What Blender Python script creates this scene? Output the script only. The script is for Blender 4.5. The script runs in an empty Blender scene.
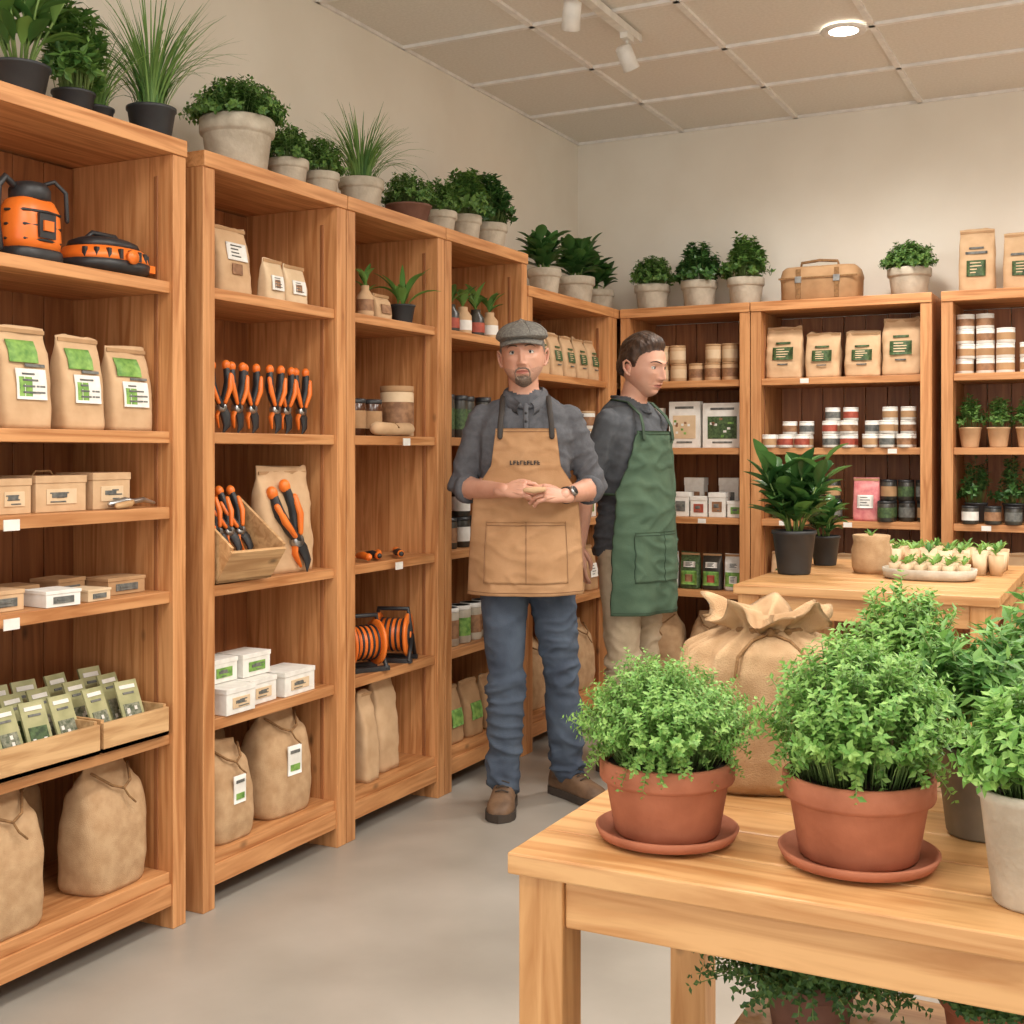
import bpy, math, random
from mathutils import Vector, Matrix, noise
from mathutils.bvhtree import BVHTree
R = random.Random(7)
sc = bpy.context.scene
COL = sc.collection
PI = math.pi

# ------------------------------------------------------------------ materials
def lin(c):
    o = []
    for x in c:
        x /= 255.0
        o.append(x/12.92 if x <= 0.04045 else ((x+0.055)/1.055)**2.4)
    return (o[0], o[1], o[2], 1.0)

def base_mat(name, rough=0.6, metal=0.0):
    m = bpy.data.materials.new(name); m.use_nodes = True
    nt = m.node_tree; b = nt.nodes["Principled BSDF"]
    b.inputs["Roughness"].default_value = rough
    b.inputs["Metallic"].default_value = metal
    return m, nt, b

def mat(name, c1, c2=None, rough=0.6, metal=0.0, scale=20.0, bump=0.0, bscale=None, stretch=(1,1,1), detail=4.0):
    m, nt, b = base_mat(name, rough, metal)
    c1 = lin(c1); c2 = lin(c2) if c2 else tuple(min(1, x*0.86) for x in c1[:3])+(1,)
    tc = nt.nodes.new("ShaderNodeTexCoord"); mp = nt.nodes.new("ShaderNodeMapping")
    mp.inputs["Scale"].default_value = stretch
    nt.links.new(tc.outputs["Object"], mp.inputs["Vector"])
    n = nt.nodes.new("ShaderNodeTexNoise"); n.inputs["Scale"].default_value = scale; n.inputs["Detail"].default_value = detail
    nt.links.new(mp.outputs["Vector"], n.inputs["Vector"])
    r = nt.nodes.new("ShaderNodeValToRGB")
    r.color_ramp.elements[0].position = 0.35; r.color_ramp.elements[0].color = c2
    r.color_ramp.elements[1].position = 0.65; r.color_ramp.elements[1].color = c1
    nt.links.new(n.outputs["Fac"], r.inputs["Fac"]); nt.links.new(r.outputs["Color"], b.inputs["Base Color"])
    if bump:
        n2 = nt.nodes.new("ShaderNodeTexNoise"); n2.inputs["Scale"].default_value = bscale or scale*3; n2.inputs["Detail"].default_value = 3
        nt.links.new(mp.outputs["Vector"], n2.inputs["Vector"])
        bp = nt.nodes.new("ShaderNodeBump"); bp.inputs["Strength"].default_value = bump; bp.inputs["Distance"].default_value = 0.01
        nt.links.new(n2.outputs["Fac"], bp.inputs["Height"]); nt.links.new(bp.outputs["Normal"], b.inputs["Normal"])
    return m

def wood(name, c1, c2, stretch, rough=0.5, var=.2):
    m, nt, b = base_mat(name, rough)
    tc = nt.nodes.new("ShaderNodeTexCoord"); mp = nt.nodes.new("ShaderNodeMapping")
    mp.inputs["Scale"].default_value = stretch
    nt.links.new(tc.outputs["Object"], mp.inputs["Vector"])
    n = nt.nodes.new("ShaderNodeTexNoise"); n.inputs["Scale"].default_value = 2.2; n.inputs["Detail"].default_value = 8
    n.inputs["Distortion"].default_value = 1.2
    nt.links.new(mp.outputs["Vector"], n.inputs["Vector"])
    geo = nt.nodes.new("ShaderNodeNewGeometry")
    r = nt.nodes.new("ShaderNodeValToRGB")
    r.color_ramp.elements[0].position = 0.34; r.color_ramp.elements[0].color = lin(c2)
    r.color_ramp.elements[1].position = 0.62; r.color_ramp.elements[1].color = lin(c1)
    nt.links.new(n.outputs["Fac"], r.inputs["Fac"])
    vo = nt.nodes.new("ShaderNodeTexVoronoi"); vo.inputs["Scale"].default_value = 3.2
    mp2 = nt.nodes.new("ShaderNodeMapping"); mp2.inputs["Scale"].default_value = tuple(1.0 if s <= 1.6 else 1.9 for s in stretch)
    nt.links.new(tc.outputs["Object"], mp2.inputs["Vector"]); nt.links.new(mp2.outputs["Vector"], vo.inputs["Vector"])
    kr = nt.nodes.new("ShaderNodeValToRGB"); kr.color_ramp.elements[0].position = .02; kr.color_ramp.elements[0].color = (.3,.3,.3,1)
    kr.color_ramp.elements[1].position = .08; kr.color_ramp.elements[1].color = (1,1,1,1)
    nt.links.new(vo.outputs["Distance"], kr.inputs["Fac"])
    mx = nt.nodes.new("ShaderNodeMix"); mx.data_type='RGBA'; mx.blend_type='MULTIPLY'; mx.inputs[0].default_value=.9
    nt.links.new(r.outputs["Color"], mx.inputs[6]); nt.links.new(kr.outputs["Color"], mx.inputs[7])
    hv = nt.nodes.new("ShaderNodeHueSaturation")
    ma = nt.nodes.new("ShaderNodeMath"); ma.operation = 'MULTIPLY_ADD'; ma.inputs[1].default_value = var; ma.inputs[2].default_value = 1-var*.6
    nt.links.new(geo.outputs["Random Per Island"], ma.inputs[0]); nt.links.new(ma.outputs[0], hv.inputs["Value"])
    nt.links.new(mx.outputs[2], hv.inputs["Color"]); nt.links.new(hv.outputs["Color"], b.inputs["Base Color"])
    bp = nt.nodes.new("ShaderNodeBump"); bp.inputs["Strength"].default_value = 0.1; bp.inputs["Distance"].default_value = 0.004
    nt.links.new(n.outputs["Fac"], bp.inputs["Height"]); nt.links.new(bp.outputs["Normal"], b.inputs["Normal"])
    return m

def leafmat(name, c1, c2, rough=0.5):
    m, nt, b = base_mat(name, rough)
    geo = nt.nodes.new("ShaderNodeNewGeometry"); r = nt.nodes.new("ShaderNodeValToRGB")
    r.color_ramp.elements[0].color = lin(c2); r.color_ramp.elements[1].color = lin(c1)
    nt.links.new(geo.outputs["Random Per Island"], r.inputs["Fac"]); nt.links.new(r.outputs["Color"], b.inputs["Base Color"])
    t = nt.nodes.new("ShaderNodeBsdfTranslucent"); nt.links.new(r.outputs["Color"], t.inputs["Color"])
    mx = nt.nodes.new("ShaderNodeMixShader"); mx.inputs[0].default_value = 0.3
    nt.links.new(b.outputs[0], mx.inputs[1]); nt.links.new(t.outputs[0], mx.inputs[2])
    nt.links.new(mx.outputs[0], nt.nodes["Material Output"].inputs["Surface"])
    return m

def emis(name, c, s):
    m, nt, b = base_mat(name)
    b.inputs["Emission Color"].default_value = lin(c); b.inputs["Emission Strength"].default_value = s
    return m

WC1, WC2 = (208,150,98), (170,110,62)
wood_z = wood("shelf_wood_vertical", WC1, WC2, (16,16,1.0))
wood_x = wood("shelf_wood_horizontal", WC1, WC2, (1.0,16,16))
wood_b = wood("shelf_back_planks_shaded", (168,108,64), (132,80,44), (14,14,0.9))  # darker copy of the shelf wood; interior shade put into the colour
tab_x = wood("pine_table_horizontal", (214,166,112), (184,130,78), (1.0,14,14), 0.42, .12)
tab_z = wood("pine_table_leg", (208,158,104), (176,122,70), (14,14,1.0), 0.45, .12)
crate_w = wood("crate_wood", (212,172,124), (178,134,88), (1.5,16,16))
kraft = mat("kraft_paper", (208,174,136), (194,158,120), 0.8, scale=14, bump=0.12, bscale=30)
kraft2 = mat("kraft_paper_dark", (184,146,106), (166,128,90), 0.8, scale=14, bump=0.12, bscale=30)
kraft_l = mat("kraft_paper_light", (222,196,162), (208,180,144), 0.8, scale=14, bump=0.1, bscale=30)
burlap = mat("burlap", (196,162,124), (178,142,104), 0.95, scale=26, bump=0.35, bscale=420, detail=8)
rope = mat("jute_rope", (150,112,72), (122,88,54), 0.9, scale=80, bump=0.4)
white_p = mat("white_paper", (236,233,226), (222,218,210), 0.7, scale=30)
green_l = mat("green_label", (138,178,88), (84,130,56), 0.6, scale=45)
dkgreen_l = mat("dark_green_print", (84,108,64), (46,66,38), 0.6, scale=90)
brown_l = mat("brown_label", (164,122,88), (126,88,60), 0.6, scale=40)
red_l = mat("red_label", (176,84,64), (150,66,50), 0.6, scale=40)
grey_l = mat("grey_print", (120,120,114), (84,86,84), 0.6, scale=60)
pink_l = mat("pink_pack", (222,146,142), (196,104,110), 0.5, scale=30)
orange = mat("orange_plastic", (240,128,48), (226,110,34), 0.38, scale=8)
black = mat("black_plastic", (44,44,46), (32,32,34), 0.45, scale=20)
dark = mat("dark_tin", (70,66,58), (46,44,40), 0.35, scale=18)
metal = mat("steel", (190,190,188), (150,150,150), 0.3, 0.9, scale=30)
glassb = mat("amber_glass", (96,58,34), (70,40,24), 0.15, scale=10)
terra = mat("terracotta", (176,108,78), (152,88,60), 0.8, scale=12, bump=0.15, bscale=60)
terra_d = mat("terracotta_dark", (128,90,74), (106,72,58), 0.8, scale=12, bump=0.15)
concrete = mat("concrete_pot", (200,190,172), (172,160,142), 0.9, scale=14, bump=0.3, bscale=50)
zinc = mat("galvanised_zinc", (140,138,130), (112,110,104), 0.5, 0.3, scale=10, bump=0.1)
blackpot = mat("black_plant_pot", (54,57,60), (42,44,47), 0.5, scale=10)
soil = mat("soil", (64,46,34), (40,28,20), 0.95, scale=60, bump=0.6)
stemm = mat("plant_stem", (134,160,88), (108,138,70), 0.6, scale=30)
lf_thyme = leafmat("herb_leaf_light", (156,194,104), (98,150,64))
lf_mint = leafmat("herb_leaf", (132,176,90), (72,124,54))
lf_box = leafmat("boxwood_leaf", (122,160,78), (64,106,48))
lf_dark = leafmat("broad_leaf_dark", (92,138,70), (44,84,42), 0.35)
lf_grass = leafmat("grass_blade", (136,170,92), (80,124,60))
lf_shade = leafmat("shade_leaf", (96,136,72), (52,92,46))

# ------------------------------------------------------------------ mesh builder
class MB:
    def __init__(s):
        s.v=[]; s.f=[]; s.m=[]; s.s=[]; s.mats=[]
    def mi(s, m):
        if m not in s.mats: s.mats.append(m)
        return s.mats.index(m)
    def add(s, vs, fs, m, smooth=True, M=None):
        o=len(s.v)
        if M is not None: vs=[M@Vector(p) for p in vs]
        s.v.extend([tuple(p) for p in vs]); k=s.mi(m)
        for f in fs:
            s.f.append(tuple(i+o for i in f)); s.m.append(k); s.s.append(smooth)
    def box(s, c, d, m, M=None, taper=1.0):
        x,y,z=c; a,b,h=d[0]/2,d[1]/2,d[2]/2; t=taper
        vs=[(-a*t,-b*t,-h),(a*t,-b*t,-h),(a*t,b*t,-h),(-a*t,b*t,-h),(-a,-b,h),(a,-b,h),(a,b,h),(-a,b,h)]
        vs=[(p[0]+x,p[1]+y,p[2]+z) for p in vs]
        s.add(vs,[(3,2,1,0),(4,5,6,7),(0,1,5,4),(1,2,6,5),(2,3,7,6),(3,0,4,7)],m,False,M)
    def loft(s, rings, m, M=None, smooth=True, cap0=True, cap1=True):
        n=len(rings[0]); vs=[p for r in rings for p in r]; fs=[]
        for i in range(len(rings)-1):
            for j in range(n):
                k=(j+1)%n
                fs.append((i*n+j,i*n+k,(i+1)*n+k,(i+1)*n+j))
        if cap0: fs.append(tuple(range(n-1,-1,-1)))
        if cap1: fs.append(tuple((len(rings)-1)*n+j for j in range(n)))
        s.add(vs,fs,m,smooth,M)
    def lathe(s, prof, m, c=(0,0,0), seg=28, M=None, caps=(True,True), smooth=True):
        rings=[[(c[0]+r*math.cos(2*PI*j/seg),c[1]+r*math.sin(2*PI*j/seg),c[2]+z) for j in range(seg)] for r,z in prof]
        s.loft(rings,m,M,smooth,*caps)
    def tube(s, pts, rad, m, seg=8, M=None, flat=1.0, round_=True):
        pts=[Vector(p) for p in pts]
        if isinstance(rad,(int,float)): rad=[rad]*len(pts)
        rad=list(rad)
        if round_:
            d0=(pts[0]-pts[1]).normalized(); d1=(pts[-1]-pts[-2]).normalized()
            a,b=pts[0],pts[-1]; ra,rb=rad[0],rad[-1]
            pts=[a+d0*ra*.95,a+d0*ra*.65]+pts+[b+d1*rb*.65,b+d1*rb*.95]
            rad=[ra*.3,ra*.76]+rad+[rb*.76,rb*.3]
        n=len(pts); T=[]
        for i in range(n):
            T.append((pts[min(i+1,n-1)]-pts[max(i-1,0)]).normalized())
        up=Vector((0,0,1)) if abs(T[0].z)<.9 else Vector((0,1,0))
        N=T[0].cross(up).normalized(); rings=[]
        for i in range(n):
            N=(N-T[i]*N.dot(T[i])).normalized(); B=T[i].cross(N)
            rings.append([tuple(pts[i]+N*(rad[i]*math.cos(2*PI*j/seg))+B*(rad[i]*flat*math.sin(2*PI*j/seg))) for j in range(seg)])
        s.loft(rings,m,M)
    def sphere(s, c, r, m, seg=20, rg=12, M=None, cond=None, fn=None, matfn=None):
        if isinstance(r,(int,float)): r=(r,r,r)
        vs=[]; ns=[]
        for i in range(rg+1):
            ph=PI*i/rg
            for j in range(seg):
                th=2*PI*j/seg
                n=(math.sin(ph)*math.cos(th),math.sin(ph)*math.sin(th),math.cos(ph)); ns.append(n)
                vs.append(fn(n) if fn else (c[0]+r[0]*n[0],c[1]+r[1]*n[1],c[2]+r[2]*n[2]))
        groups={}
        for i in range(rg):
            for j in range(seg):
                k=(j+1)%seg
                q=(i*seg+j,(i+1)*seg+j,(i+1)*seg+k,i*seg+k)
                nn=tuple(sum(ns[a][t] for a in q)/4 for t in range(3))
                if cond and not cond(nn): continue
                mm=matfn(nn) if matfn else m
                groups.setdefault(mm.name,(mm,[]))[1].append(q)
        o=len(s.v)
        if M is not None: vs=[M@Vector(p) for p in vs]
        s.v.extend([tuple(p) for p in vs])
        for mm,fs in groups.values():
            k=s.mi(mm)
            for f in fs:
                s.f.append(tuple(a+o for a in f)); s.m.append(k); s.s.append(True)
    def shell(s, P, off, m, M=None, smooth=True):
        nu=len(P); nv=len(P[0]); vs=[tuple(p) for r in P for p in r]
        off=Vector(off); vs2=[tuple(Vector(p)+off) for p in vs]; N=nu*nv; fs=[]
        for i in range(nu-1):
            for j in range(nv-1):
                a,b,c,d=i*nv+j,i*nv+j+1,(i+1)*nv+j+1,(i+1)*nv+j
                fs.append((a,b,c,d)); fs.append((d+N,c+N,b+N,a+N))
        for i in range(nu-1):
            for j in (0,nv-1):
                a,d=i*nv+j,(i+1)*nv+j; fs.append((a,d,d+N,a+N))
        for j in range(nv-1):
            for i in (0,nu-1):
                a,b=i*nv+j,i*nv+j+1; fs.append((a,b,b+N,a+N))
        s.add(vs+vs2,fs,m,smooth,M)
    def xf(s, M, start=0):
        s.v[start:]=[tuple(M@Vector(p)) for p in s.v[start:]]
    def obj(s, name, loc=(0,0,0), rot=0.0, bevel=0.0):
        me=bpy.data.meshes.new(name); me.from_pydata(s.v,[],s.f)
        for m in s.mats: me.materials.append(m)
        me.polygons.foreach_set("material_index",s.m); me.polygons.foreach_set("use_smooth",s.s); me.update()
        o=bpy.data.objects.new(name,me); o.location=loc; o.rotation_euler=(0,0,math.radians(rot)); COL.objects.link(o)
        if bevel:
            b=o.modifiers.new("bevel",'BEVEL'); b.width=bevel; b.segments=2; b.limit_method='ANGLE'
        return o

def sup(cx,cy,z,a,b,e=2.0,seg=28):
    o=[]
    for j in range(seg):
        t=2*PI*j/seg; c,s_=math.cos(t),math.sin(t)
        o.append((cx+a*math.copysign(abs(c)**(2/e),c),cy+b*math.copysign(abs(s_)**(2/e),s_),z))
    return o
def itp(tab,t):
    if t<=tab[0][0]: return tab[0][1]
    for (a,x),(b,y) in zip(tab,tab[1:]):
        if t<=b: return x+(y-x)*(t-a)/(b-a)
    return tab[-1][1]
def sm(e0,e1,x):
    t=max(0,min(1,(x-e0)/(e1-e0))); return t*t*(3-2*t)

# ------------------------------------------------------------------ room
CEIL=2.98; LX=-2.74; BY=6.17; RX=3.2; FY=-1.6
wall_m = mat("wall_plaster", (240,234,222), (235,228,215), 0.9, scale=3, bump=0.03, bscale=120)
floor_m = mat("polished_concrete_floor", (170,163,153), (148,141,131), 0.34, scale=1.6, bump=0.02, bscale=40, detail=9)
ceil_m = mat("ceiling_tile", (232,227,218), (224,219,209), 0.95, scale=80, bump=0.1, bscale=200)
bar_m = mat("ceiling_t_bar", (244,241,236), None, 0.5)
trim_m = mat("trim_paint", (226,218,204), None, 0.6)
def slab(name,c,d,m):
    b=MB(); b.box((0,0,0),d,m); return b.obj(name,c)
slab("floor",((LX+RX)/2,(FY+BY)/2,-.05),(RX-LX+.2,BY-FY+.2,.1),floor_m)
slab("wall_left",(LX-.05,(FY+BY)/2,CEIL/2),(.1,BY-FY+.2,CEIL),wall_m)
slab("wall_back",((LX+RX)/2,BY+.05,CEIL/2),(RX-LX,.1,CEIL),wall_m)
slab("wall_right",(RX+.05,(FY+BY)/2,CEIL/2),(.1,BY-FY+.2,CEIL),wall_m)
slab("ceiling",((LX+RX)/2,(FY+BY)/2,CEIL+.06),(RX-LX+.2,BY-FY+.2,.1),ceil_m)
b=MB()
y=BY
while y>FY:
    b.box(((LX+RX)/2,y-.0,CEIL+.004),(RX-LX,.024,.014),bar_m); y-=.6
x=LX
while x<RX:
    b.box((x,(FY+BY)/2,CEIL+.0045),(.024,BY-FY,.015),bar_m); x+=.6
b.obj("trim_ceiling_grid")
slab("baseboard_back",(.0+2.15,BY-.01,.04),(2.0,.02,.08),trim_m)

# ------------------------------------------------------------------ shelving
def shelf_unit(width, height, levels, depth=.39, post=.05, th=.032):
    b=MB()
    for x in (post/2,width-post/2):
        b.box((x,depth/2,(height-.045)/2),(post,depth,height-.045),wood_z)
    b.box((width/2,depth/2,height-.0225),(width,depth+.012,.045),wood_x)
    for i,z in enumerate(levels):
        b.box((width/2,depth/2-.003,z-th/2),(width-2*post,depth-.03,th),wood_x)
        if i==0: b.box((width/2,.02,z-th-.03),(width-2*post,.03,.06),wood_x)
    n=max(3,round((width-2*post)/.11)); w=(width-2*post)/n
    for i in range(n):
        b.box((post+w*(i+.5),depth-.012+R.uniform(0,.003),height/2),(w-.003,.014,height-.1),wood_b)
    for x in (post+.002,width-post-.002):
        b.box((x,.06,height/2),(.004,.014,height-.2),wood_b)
    return b
LV=[.155,.535,.918,1.356,1.77]; LV1=[.155,.535,.92,1.15,1.356,1.765]
for y0,y1,h,lv in ((1.34,2.62,2.157,LV1),(2.69,3.39,2.15,LV),(3.395,4.04,2.15,LV),(4.045,4.745,2.15,LV),
                (4.75,5.71,2.017,[.15,.62,.98,1.32,1.65]),(5.715,6.165,2.017,[.15,.62,.98,1.32,1.65])):
    shelf_unit(y1-y0,h,lv).obj("wooden_shelving_unit",(-2.345,y0,0),90,.003)
for x0,x1 in ((-2.33,-1.665),(-1.66,-.83),(-.79,.15),(.155,1.05)):
    shelf_unit(x1-x0,2.017,[.15,.62,.98,1.32,1.65]).obj("wooden_shelving_unit",(x0,5.775,0),0,.003)

# ------------------------------------------------------------------ plants
def leaf(b,k,p,d,n,L,W):
    s_=d.cross(n)
    if s_.length<1e-4: s_=Vector((1,0,0))
    s_.normalize(); o=len(b.v)
    b.v.extend([tuple(p),tuple(p+d*L*.45+s_*W/2),tuple(p+d*L-n*L*.12),tuple(p+d*L*.45-s_*W/2),tuple(p+d*L*.5-n*W*.14)])
    for f in ((0,3,4),(3,2,4),(2,1,4),(1,0,4)):
        b.f.append(tuple(i+o for i in f)); b.m.append(k); b.s.append(False)
def rv():
    return Vector((R.gauss(0,1),R.gauss(0,1),R.gauss(0,1))).normalized()
def herb(b,z0,Rd,H,n,per,L,W,lm,r0,droop=.95,stem=.0012,pw=3.4,trail=0.0,t0=.28):
    k=b.mi(lm)
    for i in range(n):
        a=R.uniform(0,2*PI); rho=R.random()**.55; q=R.uniform(.82,1.1)
        tr=R.random()<trail
        if tr: rho=R.uniform(.7,.92)
        st=Vector((r0*.8*rho*math.cos(a),r0*.8*rho*math.sin(a),z0))
        ez=z0+H*(1-droop*rho**pw)*R.uniform(.78,1.1)
        if R.random()<.06: ez+=H*.12
        if tr: ez=z0+H*R.uniform(-.12,.35)
        en=Vector((Rd*rho*q*math.cos(a),Rd*rho*q*math.sin(a),ez))
        c=Vector((st.x+(en.x-st.x)*.35,st.y+(en.y-st.y)*.35,z0+max(H*.5*(1-.3*rho),(en.z-z0)*.75)))
        P=lambda t:(st*(1-t)**2+c*2*t*(1-t)+en*t*t)
        if stem: b.tube([P(0),P(.33),P(.66),P(.95)],stem,stemm,seg=3,round_=False)
        ph=R.uniform(0,PI)
        for j in range(per):
            t=t0+(1-t0)*(j+1)/per; p=P(t); T=(P(min(1,t+.02))-P(t-.03)).normalized()
            ph+=PI/2+R.uniform(-.3,.3)
            u=T.orthogonal().normalized(); v=T.cross(u)
            for sg in (0,PI):
                d=(u*math.cos(ph+sg)+v*math.sin(ph+sg)+T*R.uniform(.2,.8)+rv()*.25).normalized()
                nn=(T+Vector((0,0,.6))+rv()*.3); nn=(nn-d*nn.dot(d)).normalized()
                sc_=R.uniform(.7,1.15)*(1-.25*(t>.95))
                leaf(b,k,p,d,nn,L*sc_,W*sc_)
def strip(b,k,p,dr,L,W,bend,up,cols=3,seg=6,prof=None,fold=.2):
    o=len(b.v); s_=dr.cross(Vector((0,0,1))).normalized(); pos=Vector(p); el=up
    for i in range(seg+1):
        t=i/seg; w=W*(prof(t) if prof else (1-t**2)+.02)
        T=dr*math.cos(el)+Vector((0,0,math.sin(el))); nn=-dr*math.sin(el)+Vector((0,0,math.cos(el)))
        b.v.extend([tuple(pos+s_*w/2+nn*w*fold),tuple(pos),tuple(pos-s_*w/2+nn*w*fold)])
        pos=pos+T*(L/seg); el-=bend/seg
    for i in range(seg):
        for j in (0,1):
            b.f.append((o+i*3+j,o+i*3+j+1,o+i*3+j+4,o+i*3+j+3)); b.m.append(k); b.s.append(True)
def grass(b,z0,Rd,H,n,r0,W=.006):
    k=b.mi(lf_grass)
    for i in range(n):
        a=R.uniform(0,2*PI); q=R.random()
        dr=Vector((math.cos(a),math.sin(a),0))
        strip(b,k,Vector((r0*.6*q*dr.x,r0*.6*q*dr.y,z0)),dr,H*R.uniform(.75,1.25),W,R.uniform(.4,2.0)*(.4+q),R.uniform(1.1,1.5),prof=lambda t:1-.9*t**2)
def broad(b,z0,Rd,H,n,r0,W=.05,lm=lf_dark):
    k=b.mi(lm)
    for i in range(n):
        a=R.uniform(0,2*PI); q=R.random(); dr=Vector((math.cos(a),math.sin(a),0))
        p=Vector((r0*.4*dr.x,r0*.4*dr.y,z0+H*.35*R.random()))
        strip(b,k,p,dr,H*R.uniform(.7,1.1),W*R.uniform(.7,1.1),R.uniform(.5,1.7),R.uniform(.75,1.45),prof=lambda t:.12+math.sin(PI*min(1,t**.85))*.9)
def leafy(b,z0,H,n,W,L,lm,spread=.5):
    k=b.mi(lm)
    for i in range(n):
        a=R.uniform(0,2*PI); q=R.random()**.6*spread; dr=Vector((math.cos(a),math.sin(a),0))
        h=H*R.uniform(.6,1); top=Vector((dr.x*q*h,dr.y*q*h,z0+h*.8)); base=Vector((dr.x*.02,dr.y*.02,z0))
        b.tube([base,base.lerp(top,.5)+Vector((0,0,.01)),top],[.004,.003,.002],stemm,5,round_=False)
        for j in range(9):
            t=.25+.75*j/8; p=base.lerp(top,t); aa=a+j*2.4; d2=Vector((math.cos(aa),math.sin(aa),0))
            strip(b,k,p,d2,L*R.uniform(.75,1.1),W*R.uniform(.8,1.1),R.uniform(.3,1.0),R.uniform(.25,.9)+.4*t,prof=lambda t:.10+math.sin(PI*min(1,t**1.1))*.95)
def pot(b,kind,r,h,m,saucer=False):
    z=0
    if saucer:
        b.lathe([(r*.8,0),(r*1.0,.006),(r*1.06,.018),(r*1.02,.02),(r*.97,.010),(0.01,.009)],m,seg=48); z=.0095
    if kind=='rim':
        pr=[(r*.74,0),(r*.78,.004),(r*.9,h*.68),(r*.91,h*.70),(r*.98,h*.72),(r*1.0,h*.76),(r*1.0,h*.97),(r*.97,h),(r*.92,h),(r*.9,h*.9),(r*.88,h*.86)]
    else:
        pr=[(r*.70,0),(r*.74,.004),(r*.96,h*.9),(r*1.02,h*.92),(r*1.02,h*.99),(r*.98,h),(r*.94,h),(r*.92,h*.9)]
    b.lathe(pr,m,(0,0,z),seg=40)
    b.lathe([(r*.9,h*.86),(r*.9,h*.9),(.004,h*.93)],soil,(0,0,z),seg=24)
    return z+h*.9
def plant(name,loc,kind,r,h,pm,fk,Rd,H,n=60,per=6,L=.02,W=.012,lm=lf_box,saucer=False,droop=.9,rot=0):
    b=MB(); z=pot(b,kind,r,h,pm,saucer)
    if fk=='herb': herb(b,z,Rd,H,n,per,L,W,lm,r,droop)
    elif fk=='grass': grass(b,z,Rd,H,n,r)
    elif fk=='leafy': leafy(b,z,H,n,W,L,lm)
    else: broad(b,z,Rd,H,n,r,W,lm)
    x0=LX+.012-loc[0]; y1=BY-.012-loc[1]; zt=CEIL-.03-loc[2]
    b.v=[(max(x,x0),min(y,y1),min(z_,zt)) for x,y,z_ in b.v]
    return b.obj(name,loc,rot)

TZ=2.158; TX=-2.48
plant("potted_leafy_plant",(TX,2.17,TZ),'plain',.075,.10,blackpot,'leafy',.2,.36,14,L=.12,W=.035,lm=lf_box)
plant("potted_leafy_plant",(TX,2.345,TZ),'plain',.055,.08,blackpot,'herb',.09,.24,70,9,.04,.018,lf_box)
plant("potted_grass",(TX-.06,2.48,TZ),'plain',.05,.08,blackpot,'grass',.1,.22,50)
plant("potted_grass",(TX,2.63,TZ),'plain',.068,.11,blackpot,'grass',.13,.30,170)
plant("potted_boxwood",(TX,3.0,TZ-.006),'rim',.115,.17,concrete,'herb',.165,.13,230,9,.020,.014,lf_box)
plant("potted_boxwood",(TX,3.255,TZ-.006),'rim',.068,.10,concrete,'herb',.09,.11,120,7,.018,.013,lf_box)
plant("potted_boxwood",(TX,3.44,TZ-.006),'rim',.062,.095,concrete,'herb',.085,.12,120,7,.018,.013,lf_box)
plant("potted_grass",(TX,3.68,TZ-.006),'rim',.082,.12,concrete,'grass',.15,.24,170)
plant("potted_boxwood",(TX,4.0,TZ-.006),'plain',.088,.085,terra_d,'herb',.115,.12,150,7,.018,.013,lf_box)
plant("potted_boxwood",(TX,4.23,TZ-.006),'rim',.072,.10,concrete,'herb',.09,.13,110,7,.02,.014,lf_box)
plant("potted_shrub",(TX,4.44,TZ-.006),'rim',.07,.12,concrete,'herb',.11,.19,100,7,.032,.022,lf_box)
plant("potted_shrub",(TX,4.65,TZ-.006),'rim',.08,.12,concrete,'herb',.11,.21,100,7,.034,.024,lf_dark)
T2=2.018
plant("potted_broadleaf_plant",(TX,5.20,T2),'rim',.08,.135,concrete,'leafy',.2,.18,9,L=.11,W=.05,lm=lf_dark)
plant("potted_broadleaf_plant",(TX,5.55,T2),'rim',.10,.14,concrete,'leafy',.2,.17,11,L=.12,W=.055,lm=lf_dark)
plant("potted_broadleaf_plant",(-2.5,5.90,T2),'rim',.08,.12,concrete,'leafy',.2,.16,9,L=.12,W=.05,lm=lf_dark)
plant("potted_boxwood",(-2.225,5.95,T2),'rim',.092,.135,concrete,'herb',.125,.15,160,8,.022,.016,lf_box)
plant("potted_shrub",(-1.975,5.95,T2),'rim',.092,.14,concrete,'herb',.12,.19,110,7,.034,.024,lf_dark)
plant("potted_shrub",(-1.735,5.95,T2),'rim',.092,.14,concrete,'herb',.12,.20,110,7,.034,.024,lf_box)
plant("potted_boxwood",(-.955,5.95,T2),'rim',.1,.135,concrete,'herb',.14,.13,190,8,.02,.014,lf_box)

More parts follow.
